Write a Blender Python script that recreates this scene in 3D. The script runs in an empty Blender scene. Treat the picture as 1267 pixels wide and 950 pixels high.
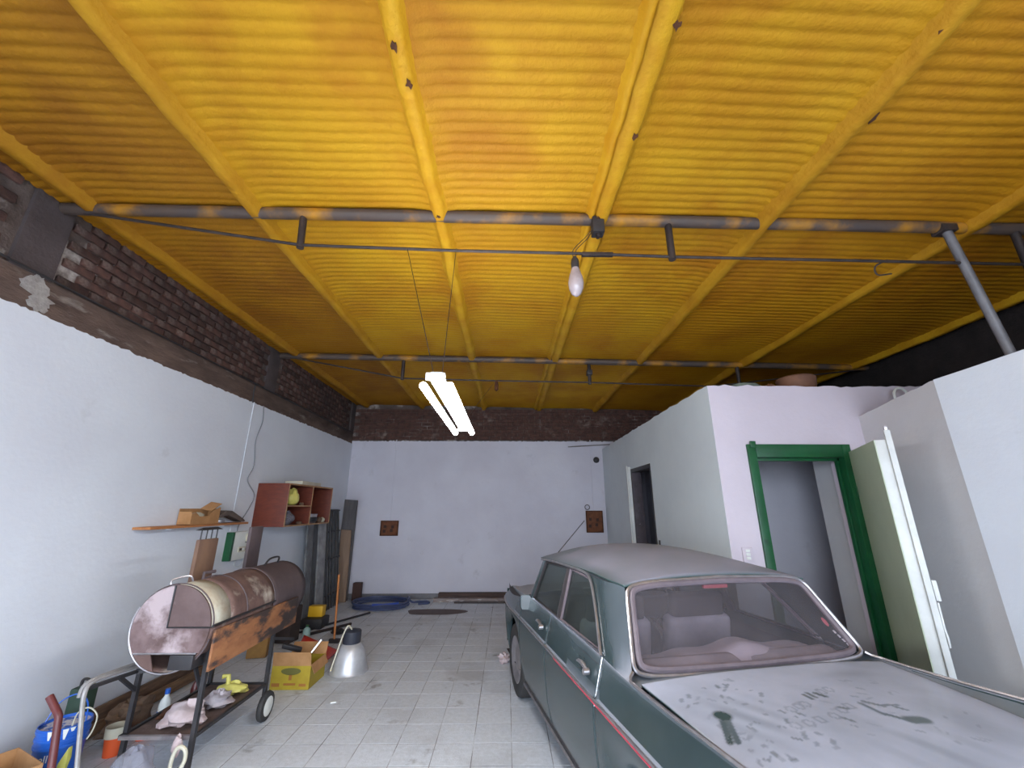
import bpy, bmesh, math, random
from mathutils import Vector, Matrix
random.seed(7)
R = math.radians
COL = bpy.context.scene.collection
SC = bpy.context.scene
# ------------------------------------------------------------------ camera, world, light, exposure
FPX, CAMH = 505.0, 1.75
PITCH = math.atan(153 / FPX)
YAW = math.atan(6.5 / (FPX / math.cos(PITCH)))
cam_d = bpy.data.cameras.new('camera'); cam = bpy.data.objects.new('camera', cam_d); COL.objects.link(cam)
cam_d.sensor_fit = 'HORIZONTAL'; cam_d.sensor_width = 36; cam_d.lens = FPX / 1267 * 36; cam_d.clip_start = .02
cam.location = (0, 0, CAMH); cam.rotation_euler = (math.pi / 2 + PITCH, 0, -YAW)
SC.camera = cam
w = bpy.data.worlds.new('overcast_sky'); SC.world = w; w.use_nodes = True
bg = w.node_tree.nodes['Background']; bg.inputs[0].default_value = (.75, .865, 1.0, 1); bg.inputs[1].default_value = 7.0
pl = bpy.data.lights.new('doorway_portal', 'AREA'); pl.shape = 'RECTANGLE'; pl.size = 6.4; pl.size_y = 3.5; pl.cycles.is_portal = True
po = bpy.data.objects.new('doorway_portal', pl); COL.objects.link(po); po.location = (.1, -2.65, 1.75); po.rotation_euler = (R(90), 0, 0)
SC.view_settings.view_transform = 'Standard'; SC.view_settings.look = 'None'
SC.view_settings.gamma = 1; SC.view_settings.use_curve_mapping = False; SC.view_settings.exposure = 0.62
LAMP_STRENGTH = 66.0

# ------------------------------------------------------------------ materials
MATS = {}
def lin(c):
    return tuple(((x / 255) / 12.92 if x <= 10 else ((x / 255 + .055) / 1.055) ** 2.4) for x in c) + (1,)
def mat(name, c1, c2=None, scale=6, rough=.6, metal=0, bump=0, bscale=60, stain=None, rnd=0, stretch=(1, 1, 1), detail=6, lo=.35, hi=.65, coat=0, spec=.5, world=False):
    """procedural principled material: two colours mixed by noise, optional stain (colour, scale, low, high), bump, random value per object"""
    if name in MATS: return MATS[name]
    m = bpy.data.materials.new(name); m.use_nodes = True; MATS[name] = m
    N, L = m.node_tree.nodes, m.node_tree.links
    b = N['Principled BSDF']; b.inputs['Roughness'].default_value = rough; b.inputs['Metallic'].default_value = metal
    b.inputs['Coat Weight'].default_value = coat; b.inputs['Specular IOR Level'].default_value = spec
    tc = N.new('ShaderNodeTexCoord'); mp = N.new('ShaderNodeMapping'); mp.inputs['Scale'].default_value = stretch
    L.new(N.new('ShaderNodeNewGeometry').outputs['Position'] if world else tc.outputs['Object'], mp.inputs[0])
    def noise(s, d=detail, r=.6):
        n = N.new('ShaderNodeTexNoise'); n.inputs['Scale'].default_value = s; n.inputs['Detail'].default_value = d; n.inputs['Roughness'].default_value = r
        L.new(mp.outputs[0], n.inputs['Vector']); return n.outputs[0]
    def ramp(f, a, z):
        n = N.new('ShaderNodeMapRange'); n.inputs[1].default_value = a; n.inputs[2].default_value = z; L.new(f, n.inputs[0]); return n.outputs[0]
    def mix(f, a, z):
        n = N.new('ShaderNodeMix'); n.data_type = 'RGBA'
        if isinstance(f, float): n.inputs[0].default_value = f
        else: L.new(f, n.inputs[0])
        for i, q in ((6, a), (7, z)):
            if isinstance(q, tuple): n.inputs[i].default_value = q
            else: L.new(q, n.inputs[i])
        return n.outputs[2]
    col = lin(c1)
    if c2: col = mix(ramp(noise(scale), lo, hi), lin(c1), lin(c2))
    if stain:
        for st in (stain if isinstance(stain, list) else [stain]):
            col = mix(ramp(noise(st[1]), st[2], st[3]), col, lin(st[0]))
    if rnd:
        oi = N.new('ShaderNodeObjectInfo'); h = N.new('ShaderNodeHueSaturation')
        r2 = N.new('ShaderNodeMapRange'); r2.inputs[3].default_value = 1 - rnd; r2.inputs[4].default_value = 1 + rnd
        L.new(oi.outputs['Random'], r2.inputs[0]); L.new(r2.outputs[0], h.inputs['Value']); h.inputs['Fac'].default_value = 1
        if isinstance(col, tuple): h.inputs['Color'].default_value = col
        else: L.new(col, h.inputs['Color'])
        col = h.outputs[0]
    if isinstance(col, tuple): b.inputs['Base Color'].default_value = col
    else: L.new(col, b.inputs['Base Color'])
    if bump:
        bn = N.new('ShaderNodeBump'); bn.inputs['Strength'].default_value = bump; bn.inputs['Distance'].default_value = .02
        L.new(noise(bscale, 4), bn.inputs['Height']); L.new(bn.outputs[0], b.inputs['Normal'])
    return m
def emit(name, c, s):
    m = bpy.data.materials.new(name); m.use_nodes = True; N = m.node_tree.nodes
    b = N['Principled BSDF']; b.inputs['Base Color'].default_value = (.9, .9, .9, 1)
    b.inputs['Emission Color'].default_value = lin(c); b.inputs['Emission Strength'].default_value = s; return m
def glass(name, tint, dustc, dust, dscale=4):
    m = bpy.data.materials.new(name); m.use_nodes = True; N, L = m.node_tree.nodes, m.node_tree.links
    N.remove(N['Principled BSDF']); out = N['Material Output']
    tr = N.new('ShaderNodeBsdfTransparent'); tr.inputs[0].default_value = lin(tint)
    gl = N.new('ShaderNodeBsdfGlossy'); gl.inputs['Roughness'].default_value = .22
    lwt = N.new('ShaderNodeLayerWeight'); fr = N.new('ShaderNodeMath'); fr.operation = 'POWER'; L.new(lwt.outputs['Facing'], fr.inputs[0]); fr.inputs[1].default_value = 5.0; lwt.inputs[0].default_value = .5
    m1 = N.new('ShaderNodeMixShader'); L.new(fr.outputs[0], m1.inputs[0]); L.new(tr.outputs[0], m1.inputs[1]); L.new(gl.outputs[0], m1.inputs[2])
    df = N.new('ShaderNodeBsdfDiffuse'); df.inputs[0].default_value = lin(dustc)
    tc = N.new('ShaderNodeTexCoord'); no = N.new('ShaderNodeTexNoise'); no.inputs['Scale'].default_value = dscale; L.new(tc.outputs['Object'], no.inputs['Vector'])
    mr = N.new('ShaderNodeMapRange'); mr.inputs[1].default_value = .3; mr.inputs[2].default_value = .75; mr.inputs[3].default_value = dust * .7; mr.inputs[4].default_value = dust * 1.3
    L.new(no.outputs[0], mr.inputs[0])
    m2 = N.new('ShaderNodeMixShader'); L.new(mr.outputs[0], m2.inputs[0]); L.new(m1.outputs[0], m2.inputs[1]); L.new(df.outputs[0], m2.inputs[2])
    L.new(m2.outputs[0], out.inputs[0]); return m

WHITE = mat('white_wall_paint', (220, 224, 232), (213, 216, 225), 1.2, .75, bump=.12, bscale=25, stain=((176, 174, 176), 2.3, .66, .9))
BACKW = mat('back_wall_paint', (206, 203, 213), (196, 192, 203), 1.0, .75, bump=.12, bscale=25, stain=((160, 152, 158), 3, .64, .95))
ROOMW = mat('room_wall_paint', (204, 202, 204), (196, 193, 195), 1.3, .75, bump=.10, bscale=22, stain=((190, 186, 188), 2, .65, .95))
PINKW = mat('pink_white_paint', (198, 187, 197), (190, 179, 189), 1.3, .75, bump=.10, bscale=22)
BLUEW = mat('pale_blue_paint', (214, 222, 226), (206, 214, 219), 1.3, .75, bump=.10, bscale=22)
MORTAR = mat('sooty_mortar', (104, 90, 84), (70, 58, 54), 4, .95, bump=.6, bscale=50, stain=((186, 176, 170), 2.6, .55, .68))
BRICK = mat('sooty_brick', (86, 58, 50), (60, 40, 35), 9, .95, bump=.6, bscale=45, rnd=.4, stain=((132, 116, 108), 5, .58, .8))
CEMENT = mat('sooty_cement', (84, 74, 74), (70, 60, 60), 3, .95, bump=.4, bscale=35)
RINGB = mat('brown_concrete', (108, 88, 78), (76, 60, 54), 5, .95, bump=.6, bscale=40, stain=((160, 150, 142), 4.2, .6, .76), stretch=(1, .5, 2))
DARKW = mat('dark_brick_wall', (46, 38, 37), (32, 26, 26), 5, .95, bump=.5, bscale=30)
FOAM = mat('yellow_spray_foam', (190, 141, 22), (175, 120, 15), 1.6, .62, spec=.25, bump=.35, bscale=40, stain=[((160, 98, 14), .8, .50, .78), ((110, 66, 16), 9, .76, .82)])
FOAM2 = mat('yellow_foam_rib', (204, 156, 32), (188, 132, 20), 4, .6, spec=.25, bump=.35, bscale=34, stain=((140, 86, 14), 6, .7, .85))
STEEL = mat('dark_steel', (72, 62, 60), (48, 42, 44), 8, .55, metal=.4, bump=.2)
CHORD = mat('foam_spotted_steel', (84, 68, 58), (70, 60, 58), 3, .55, stain=((176, 120, 20), 1.6, .50, .66))
RUST = mat('rust', (92, 52, 24), (60, 34, 20), 14, .9, bump=.4)
GROUT = mat('floor_grout', (88, 86, 88), (204, 208, 214), 2.4, .95, bump=.5)
TILE = mat('grey_cement_tile', (214, 219, 228), (200, 205, 212), 26, .55, bump=.2, bscale=80, rnd=.05, world=True, stain=[((176, 177, 180), 1.3, .52, .75), ((112, 108, 106), 2.7, .62, .74)])
FLOORM = mat('grey_floor', (190, 190, 188), (176, 176, 174), 6, .8)
GROUND = mat('street_concrete', (172, 170, 166), (160, 158, 154), 3, .9)
WOOD = mat('orange_wood', (186, 126, 74), (160, 100, 56), 6, .6, stretch=(4, .6, 4))
REDWOOD = mat('red_brown_board', (112, 48, 28), (92, 38, 24), 10, .55, stretch=(1, 1, 4))
EDGE = mat('raw_board_edge', (176, 140, 104), (150, 110, 78), 12, .8)
CARD = mat('cardboard', (178, 132, 88), (160, 116, 74), 8, .9)
PLANK = mat('old_plank', (128, 100, 80), (92, 74, 62), 7, .9, stretch=(5, .7, 5), bump=.3, stain=((70, 58, 54), 4, .6, .8))
DRUM = mat('rusty_drum', (118, 92, 84), (84, 62, 58), 5, .7, bump=.15, stain=[((196, 186, 172), 2.1, .56, .68), ((70, 50, 48), 4.5, .6, .8)], detail=8)
DRUMW = mat('bare_drum_metal', (206, 204, 188), (176, 158, 134), 7, .5, metal=.2, stain=((120, 92, 78), 4, .58, .75))
DRUMD = mat('dark_drum', (92, 78, 80), (74, 62, 64), 4, .65, bump=.1)
CAPM = mat('blotchy_drum_end', (126, 104, 104), (84, 62, 58), 6, .7, bump=.2, stain=((176, 158, 160), 3.6, .50, .64), detail=8)
CHIM = mat('rusty_chimney', (126, 96, 76), (96, 70, 60), 6, .75, stretch=(1, 1, .4))
BLACK = mat('black_steel', (48, 45, 48), (36, 34, 36), 8, .55)
CHROME = mat('chrome', (205, 205, 210), None, metal=1, rough=.16)
DULLCHROME = mat('dull_chrome', (188, 184, 188), (160, 156, 160), 12, .35, metal=.85)
GREYT = mat('dusty_tube', (160, 156, 154), (136, 132, 130), 9, .45, metal=.3)
MIRG = mat('dull_mirror', (120, 124, 126), None, rough=.25, metal=.5)
PLASTIC = mat('clear_bag', (190, 190, 198), None, rough=.35)
GREEN = mat('green_gloss_paint', (22, 84, 48), (16, 70, 40), 5, .35, stain=((10, 48, 30), 8, .62, .8))
DOORG = mat('pale_green_paint', (178, 190, 162), (168, 180, 152), 2, .5)
DOORW = mat('white_gloss_paint', (206, 207, 205), (194, 195, 193), 6, .4, stain=((120, 104, 96), 26, .72, .78))
WHITEP = mat('white_plastic', (222, 224, 220), (208, 210, 206), 6, .4)
BLUE = mat('blue_plastic', (38, 96, 190), (30, 84, 176), 4, .35)
REDP = mat('red_plastic', (206, 62, 40), (188, 50, 34), 4, .4)
ORANGE = mat('orange_plastic', (226, 92, 44), None, rough=.45)
YELLOW = mat('yellow_print', (172, 150, 36), (156, 132, 30), 7, .6)
MAROON = mat('maroon_paint', (104, 48, 48), (88, 38, 40), 8, .45)
CREAM = mat('cream_plastic', (204, 198, 178), (190, 184, 164), 6, .5)
PBAG = mat('pink_white_bag', (206, 190, 192), (176, 152, 150), 9, .5, bump=.3, bscale=20)
YBAG = mat('yellow_bag', (226, 216, 120), (206, 196, 100), 9, .5, bump=.3, bscale=20)
DUSTB = mat('grey_dirt', (96, 88, 84), (70, 62, 60), 9, .95, bump=.4)
RUBBER = mat('black_rubber', (40, 40, 42), (56, 54, 54), 8, .75)
HOSE = mat('blue_grey_hose', (74, 84, 120), (60, 68, 98), 6, .45)
HOSEB = mat('blue_tape', (44, 74, 160), None, rough=.4)
ALU = mat('dusty_aluminium', (200, 200, 204), (178, 178, 182), 8, .4, metal=.45)
SEATM = mat('dusty_seat_cover', (176, 172, 176), (158, 154, 158), 6, .85)
DARKI = mat('dark_interior', (56, 50, 52), (44, 40, 42), 6, .8)
GASKET = mat('dusty_rubber_gasket', (108, 96, 102), (92, 82, 88), 10, .6)
REDMIR = mat('pink_red_plastic', (196, 92, 98), None, rough=.4)
TUBE = emit('fluorescent_tube_glow', (246, 250, 255), LAMP_STRENGTH)
BULBG = mat('white_bulb_glass', (168, 156, 160), (150, 136, 138), 10, .2, coat=.4)
WINDG = glass('dusty_rear_glass', (222, 214, 220), (150, 142, 148), .17, 3)
SIDEG = glass('side_glass', (196, 204, 202), (120, 126, 126), .10, 3)
BAGG = glass('clear_plastic', (222, 222, 228), (186, 186, 196), .26, 14)

def paint(name, base, base2, dustc, amount):
    """car paint with settled dust: more on upward faces, rubbed off where the vertex value 'rub' is high"""
    m = bpy.data.materials.new(name); m.use_nodes = True; N, L = m.node_tree.nodes, m.node_tree.links
    b = N['Principled BSDF']; tc = N.new('ShaderNodeTexCoord'); geo = N.new('ShaderNodeNewGeometry'); sp = N.new('ShaderNodeSeparateXYZ'); L.new(geo.outputs['Normal'], sp.inputs[0])
    up = N.new('ShaderNodeMapRange'); up.inputs[1].default_value = .25; up.inputs[2].default_value = .85; up.inputs[3].default_value = .07; up.inputs[4].default_value = amount; L.new(sp.outputs[2], up.inputs[0])
    no = N.new('ShaderNodeTexNoise'); no.inputs['Scale'].default_value = 3.5; no.inputs['Detail'].default_value = 8; L.new(tc.outputs['Object'], no.inputs['Vector'])
    nr = N.new('ShaderNodeMapRange'); nr.inputs[1].default_value = .3; nr.inputs[2].default_value = .7; nr.inputs[3].default_value = .78; nr.inputs[4].default_value = 1.12; L.new(no.outputs[0], nr.inputs[0])
    mu = N.new('ShaderNodeMath'); mu.operation = 'MULTIPLY'; L.new(up.outputs[0], mu.inputs[0]); L.new(nr.outputs[0], mu.inputs[1])
    at = N.new('ShaderNodeAttribute'); at.attribute_name = 'rub'
    iv = N.new('ShaderNodeMath'); iv.operation = 'SUBTRACT'; iv.inputs[0].default_value = 1; iv.use_clamp = True; L.new(at.outputs['Fac'], iv.inputs[1])
    m2 = N.new('ShaderNodeMath'); m2.operation = 'MULTIPLY'; m2.use_clamp = True; L.new(mu.outputs[0], m2.inputs[0]); L.new(iv.outputs[0], m2.inputs[1])
    pm = N.new('ShaderNodeMix'); pm.data_type = 'RGBA'; pm.inputs[6].default_value = lin(base); pm.inputs[7].default_value = lin(base2); L.new(no.outputs[0], pm.inputs[0])
    cm = N.new('ShaderNodeMix'); cm.data_type = 'RGBA'; L.new(m2.outputs[0], cm.inputs[0]); L.new(pm.outputs[2], cm.inputs[6]); cm.inputs[7].default_value = lin(dustc); L.new(cm.outputs[2], b.inputs['Base Color'])
    rr = N.new('ShaderNodeMapRange'); rr.inputs[3].default_value = .22; rr.inputs[4].default_value = .62; L.new(m2.outputs[0], rr.inputs[0]); L.new(rr.outputs[0], b.inputs['Roughness'])
    b.inputs['Coat Weight'].default_value = .15
    return m
PAINT = paint('dusty_green_paint', (24, 42, 42), (34, 56, 55), (148, 151, 163), .84)
LIDP = paint('dusty_lid_paint', (30, 52, 50), (42, 66, 64), (164, 170, 188), .95)
ROOFP = paint('dusty_roof_paint', (36, 62, 58), (46, 72, 68), (128, 127, 140), .93)

# ------------------------------------------------------------------ mesh helpers
class MB:
    def __init__(s): s.v = []; s.f = []
    def add(s, vs, fs):
        n = len(s.v); s.v += [tuple(p) for p in vs]; s.f += [tuple(i + n for i in q) for q in fs]; return s
    def box(s, x0, x1, y0, y1, z0, z1):
        return s.add([(x0, y0, z0), (x1, y0, z0), (x1, y1, z0), (x0, y1, z0), (x0, y0, z1), (x1, y0, z1), (x1, y1, z1), (x0, y1, z1)],
                     [(0, 3, 2, 1), (4, 5, 6, 7), (0, 1, 5, 4), (1, 2, 6, 5), (2, 3, 7, 6), (3, 0, 4, 7)])
    def obox(s, c, size, rot=(0, 0, 0)):
        from mathutils import Euler
        m = Euler(rot).to_matrix(); a, b, d = (q / 2 for q in size); c = Vector(c)
        P = [(-a, -b, -d), (a, -b, -d), (a, b, -d), (-a, b, -d), (-a, -b, d), (a, -b, d), (a, b, d), (-a, b, d)]
        return s.add([c + m @ Vector(p) for p in P], [(0, 3, 2, 1), (4, 5, 6, 7), (0, 1, 5, 4), (1, 2, 6, 5), (2, 3, 7, 6), (3, 0, 4, 7)])
    def bar(s, p, q, w_, h, upv=(0, 0, 1)):
        p, q = Vector(p), Vector(q); d = (q - p).normalized(); u = Vector(upv)
        if abs(d.dot(u)) > .98: u = Vector((0, 1, 0))
        x = d.cross(u).normalized() * w_ / 2; y = x.cross(d).normalized() * h / 2
        return s.add([p - x - y, p + x - y, p + x + y, p - x + y, q - x - y, q + x - y, q + x + y, q - x + y],
                     [(0, 3, 2, 1), (4, 5, 6, 7), (0, 1, 5, 4), (1, 2, 6, 5), (2, 3, 7, 6), (3, 0, 4, 7)])
    def tube(s, pts, r, n=8, closed=False):
        pts = [Vector(p) for p in pts]; k = len(pts); rs = r if isinstance(r, (list, tuple)) else [r] * k
        prev = None; rings = []
        for i, p in enumerate(pts):
            a = pts[(i - 1) % k] if (closed or i) else p; b = pts[(i + 1) % k] if (closed or i < k - 1) else p
            d = (b - a).normalized()
            if prev is None:
                u = Vector((0, 0, 1)) if abs(d.z) < .9 else Vector((1, 0, 0)); x = d.cross(u).normalized()
            else: x = (prev - d * prev.dot(d)).normalized()
            prev = x; y = d.cross(x)
            rings.append([p + (x * math.cos(2 * math.pi * j / n) + y * math.sin(2 * math.pi * j / n)) * rs[i] for j in range(n)])
        vs = [q for g in rings for q in g]; fs = []
        for i in range(k if closed else k - 1):
            for j in range(n):
                a, b = i * n + j, i * n + (j + 1) % n; c, d = ((i + 1) % k) * n + (j + 1) % n, ((i + 1) % k) * n + j
                fs.append((a, b, c, d))
        if not closed: fs += [tuple(range(n))[::-1], tuple((k - 1) * n + j for j in range(n))]
        return s.add(vs, fs)
    def lathe(s, prof, c=(0, 0, 0), axis='z', n=24, a0=0, a1=360):
        full = abs(a1 - a0) >= 359.9; m = n if full else n + 1; vs = []; fs = []
        for r, h in prof:
            for j in range(m):
                a = R(a0 + (a1 - a0) * j / n); x, y = r * math.cos(a), r * math.sin(a)
                p = {'z': (x, y, h), 'y': (x, h, y), 'x': (h, x, y)}[axis]
                vs.append((p[0] + c[0], p[1] + c[1], p[2] + c[2]))
        for i in range(len(prof) - 1):
            for j in range(n):
                a, b = i * m + j, i * m + (j + 1) % m
                fs.append((a, b, b + m, a + m))
        return s.add(vs, fs)
    def grid(s, fn, us, vs_):
        P = [fn(u, v) for u in us for v in vs_]; n = len(vs_)
        return s.add(P, [(i * n + j, i * n + j + 1, (i + 1) * n + j + 1, (i + 1) * n + j) for i in range(len(us) - 1) for j in range(n - 1)])
    def prism(s, poly, fn, h0, h1):
        n = len(poly); vs = [fn(p[0], p[1], h0) for p in poly] + [fn(p[0], p[1], h1) for p in poly]
        return s.add(vs, [tuple(range(n))[::-1], tuple(range(n, 2 * n))] + [(i, (i + 1) % n, n + (i + 1) % n, n + i) for i in range(n)])
    def build(s, name, m, parent=None, bevel=0, seg=2, sharp=38, local=False, solid=0, jitter=0, kind=None, fix=True):
        o0 = ORG.get(parent.name, Vector()) if (parent and not local) else Vector()
        bm = bmesh.new(); vs = [bm.verts.new(Vector(p) - o0) for p in s.v]
        for f in s.f:
            try: bm.faces.new([vs[i] for i in f])
            except ValueError: pass
        bmesh.ops.remove_doubles(bm, verts=bm.verts, dist=1e-5)
        if fix: bmesh.ops.recalc_face_normals(bm, faces=bm.faces)
        if bevel:
            es = [e for e in bm.edges if len(e.link_faces) == 2 and e.calc_face_angle(0) > .5]
            bmesh.ops.bevel(bm, geom=es, offset=bevel, segments=seg, affect='EDGES', profile=.6, clamp_overlap=True)
        if jitter:
            for v in bm.verts: v.co += Vector((random.uniform(-1, 1), random.uniform(-1, 1), random.uniform(-1, 1))) * jitter
        me = bpy.data.meshes.new(name); bm.to_mesh(me); bm.free()
        me.polygons.foreach_set('use_smooth', [True] * len(me.polygons)); me.set_sharp_from_angle(angle=R(sharp))
        me.materials.append(m); o = bpy.data.objects.new(name, me); COL.objects.link(o)
        if parent: o.parent = parent; ORG[o.name] = ORG.get(parent.name, Vector())
        if solid:
            md = o.modifiers.new('thickness', 'SOLIDIFY'); md.thickness = abs(solid); md.offset = -1 if solid > 0 else 1
        if kind: o['kind'] = kind
        return o
ORG = {}
def tag(o, label, cat, group=None):
    o['label'] = label; o['category'] = cat
    if group: o['group'] = group
    return o
def thing(name, loc, label, cat, group=None, rz=0):
    o = bpy.data.objects.new(name, None); COL.objects.link(o); o.location = loc; o.rotation_euler = (0, 0, rz); o.empty_display_size = .1
    ORG[o.name] = Vector(loc); return tag(o, label, cat, group)
def struct(o): o['kind'] = 'structure'; return o
def lerp(a, b, t): return a + (b - a) * t
def lspace(a, b, n): return [a + (b - a) * i / (n - 1) for i in range(n)]
def interp(x, pts):
    if x <= pts[0][0]: return pts[0][1]
    for (x0, y0), (x1, y1) in zip(pts, pts[1:]):
        if x <= x1:
            u = (x - x0) / (x1 - x0); return y0 + (y1 - y0) * u
    return pts[-1][1]
def sinterp(x, pts):
    """smooth (Catmull-Rom) interpolation of (x, y) pairs"""
    if x <= pts[0][0]: return pts[0][1]
    if x >= pts[-1][0]: return pts[-1][1]
    for i in range(len(pts) - 1):
        if x <= pts[i + 1][0]:
            x0, y0 = pts[i]; x1, y1 = pts[i + 1]; h = x1 - x0; u = (x - x0) / h
            def sl(k):
                a = pts[max(k - 1, 0)]; b = pts[min(k + 1, len(pts) - 1)]; return (b[1] - a[1]) / (b[0] - a[0])
            m0, m1 = sl(i) * h, sl(i + 1) * h
            return (2*u**3 - 3*u*u + 1) * y0 + (u**3 - 2*u*u + u) * m0 + (-2*u**3 + 3*u*u) * y1 + (u**3 - u*u) * m1
def curve(pts, n=8, closed=False):
    """Catmull-Rom through 3-D points"""
    P = [Vector(p) for p in pts]; k = len(P); out = []
    for i in range(k if closed else k - 1):
        p0 = P[(i - 1) % k] if (closed or i) else P[0]; p1 = P[i]; p2 = P[(i + 1) % k]; p3 = P[(i + 2) % k] if (closed or i + 2 < k) else P[-1]
        for j in range(n):
            t = j / n
            out.append(.5 * ((2 * p1) + (p2 - p0) * t + (2*p0 - 5*p1 + 4*p2 - p3) * t*t + (3*p1 - p0 - 3*p2 + p3) * t**3))
    if not closed: out.append(P[-1])
    return out
def blob(mb, c, r, seed=0, rough=.18, nu=14, nv=10, flat=None):
    """lumpy closed shape (bags, rags)"""
    rng = random.Random(seed); ks = [(rng.uniform(1, 4), rng.uniform(1, 4), rng.uniform(0, 6), rng.uniform(0, 6)) for _ in range(5)]
    vs = []; fs = []
    for i in range(nv + 1):
        th = math.pi * i / nv
        for j in range(nu):
            ph = 2 * math.pi * j / nu
            d = 1 + rough * sum(math.sin(a * th * 2 + p) * math.cos(round(b) * ph + q) for a, b, p, q in ks) / 2
            x, y, z = math.sin(th) * math.cos(ph) * d, math.sin(th) * math.sin(ph) * d, math.cos(th) * d
            zz = c[2] + r[2] * z
            if flat is not None: zz = max(zz, flat)
            vs.append((c[0] + r[0] * x, c[1] + r[1] * y, zz))
    for i in range(nv):
        for j in range(nu):
            a, b = i * nu + j, i * nu + (j + 1) % nu; fs.append((a, b, b + nu, a + nu))
    return mb.add(vs, fs)
def text_faces(body, size, depth=.002):
    cu = bpy.data.curves.new('lettering', 'FONT'); cu.body = body; cu.size = size; cu.extrude = depth; cu.align_x = 'LEFT'
    o = bpy.data.objects.new('lettering', cu); COL.objects.link(o); bpy.context.view_layer.update()
    me = bpy.data.meshes.new_from_object(o.evaluated_get(bpy.context.evaluated_depsgraph_get()))
    vs = [v.co.copy() for v in me.vertices]; fs = [tuple(p.vertices) for p in me.polygons]
    bpy.data.objects.remove(o); bpy.data.curves.remove(cu); bpy.data.meshes.remove(me); return vs, fs

# ------------------------------------------------------------------ room shell
XL, XW, YB, YF = -3.43, 5.5, 9.1, -2.6        # left wall, far right wall, back wall, street side
ZW = 3.11                                     # top of the white plaster
def zc(x): return 4.02 - .018 * (x - XL)      # ceiling falls slightly to the right
PUR = [-3.2, -1.94, -.53, .72, 2.01, 3.62, 5.3]

# floor
TP = .294
struct(MB().box(XL - .3, XW + .2, YF, YB + .2, -.12, -.0012).build('floor', GROUT))
floor = bpy.data.objects['floor']
tv = []
for k in range(3):
    g = .0036
    tv.append(MB().box(-TP / 2 + g, TP / 2 - g, -TP / 2 + g, TP / 2 - g, -.03, 0).build('floor_tile', TILE, bevel=.0006, seg=1).data)
    bpy.data.objects.remove(bpy.data.objects['floor_tile'])
cx0, cy0 = .044 + TP / 2, 3.551 + TP / 2
cells = []
for i in range(-13, 20):
    for j in range(-21, 20):
        x, y = cx0 + i * TP, cy0 + j * TP
        if x < XL - .05 or x > XW or y < YF or y > YB + .05: continue
        carx, cart = x * math.cos(R(11.5)) + y * math.sin(R(11.5)) - 1.76, -x * math.sin(R(11.5)) + y * math.cos(R(11.5))
        vis = y > 3.3 and x < 2.1 and not (abs(carx) < .6 and cart < 5.0) and not (carx > .5 and cart < 5.4)
        cells.append(((x * x + y * y), vis, x, y))
cells.sort(key=lambda q: (not q[1], q[0]))
rest = MB()
for n, (d, vis, x, y) in enumerate(cells):
    z = random.uniform(-.0003, .0003); a = random.uniform(-.004, .004)
    if n < 298 and vis:
        o = bpy.data.objects.new('floor_tile', tv[n % 3]); COL.objects.link(o); o.parent = floor; o.location = (x, y, z); o.rotation_euler = (0, 0, a)
    else:
        rest.box(x - TP / 2 + .004, x + TP / 2 - .004, y - TP / 2 + .004, y + TP / 2 - .004, -.03, z)
rest.build('floor_tiles', TILE, floor, kind='stuff')
struct(MB().box(-14, 14, -16, YF, -.2, -.02).build('ground', GROUND))

# left wall: plaster below with a ragged upper edge, ring beam, then bricks
def ragged(n, y0, y1, z, amp):
    out = []
    for i in range(n + 1):
        out.append((y0 + (y1 - y0) * i / n, z + random.uniform(-amp, amp) * (1 if random.random() < .8 else 2.2)))
    return out
def plaster(name, m, pts, fn, th):
    return struct(MB().prism([(pts[0][0], -.01)] + [(pts[-1][0], -.01)] + pts[::-1], fn, 0, th).build(name, m, sharp=20))
plaster('wall_left', WHITE, ragged(420, YF, YB, ZW, .006), lambda a, b, h: (XL - .3 + h, a, b), .3)
wl = struct(MB().box(XL - .3, XL - .035, YF, YB + .2, 3.0, 4.1).build('wall_left_upper', MORTAR))
MB().box(XL - .05, XL - .012, YF, YB, 3.08, 3.375).build('ring_beam', RINGB, wl, bevel=.006, jitter=.001)
BH, BL = .078, .255
brm = []
for k in range(4):
    random.seed(40 + k)
    o = MB().box(-.02, .02, -BL / 2 + .007, BL / 2 - .007, -BH / 2 + .006, BH / 2 - .006).build('brick', BRICK, bevel=.006, seg=1, jitter=.0022)
    brm.append(o.data); bpy.data.objects.remove(o)
random.seed(11)
def pier(y): return any(a < y < b for a, b in ((2.47, 2.79), (5.56, 5.88), (8.86, 9.2)))
cnt = 0
for r in range(8):
    z = 3.385 + BH / 2 + r * BH
    if z + BH / 2 > 4.02: break
    y = 1.9 + (r % 2) * BL / 2
    while y < YB - .1:
        if not pier(y) and not pier(y - .09) and not pier(y + .09):
            o = bpy.data.objects.new('brick', random.choice(brm)); COL.objects.link(o); o.parent = wl
            o.location = (XL - .028 + random.uniform(-.006, .006), y + random.uniform(-.006, .006), z + random.uniform(-.003, .003)); o.rotation_euler = (random.uniform(-.012, .012), 0, random.uniform(-.012, .012)); cnt += 1
        y += BL
for a, b in ((2.49, 2.77), (5.58, 5.86), (8.88, 9.1)):
    MB().box(XL - .05, XL - .006, a, b, 3.37, 4.0).build('pier', CEMENT, wl, bevel=.008, jitter=.002)
pp = [(2.68 + .085 * math.cos(t / 36 * 6.283) * (1 + .22 * math.sin(.9 * t) + .12 * math.sin(2.9 * t)) + (.06 if t > 18 else 0), 3.25 + .13 * math.sin(t / 36 * 6.283) * (1 + .1 * math.cos(1.9 * t))) for t in range(36)]
MB().prism(pp, lambda a, b, h: (XL - .015 + h, a, b), 0, .012).build('plaster_patch', mat('grey_plaster_patch', (168, 162, 158), (140, 132, 128), 14, .95, bump=.5), wl)

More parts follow.
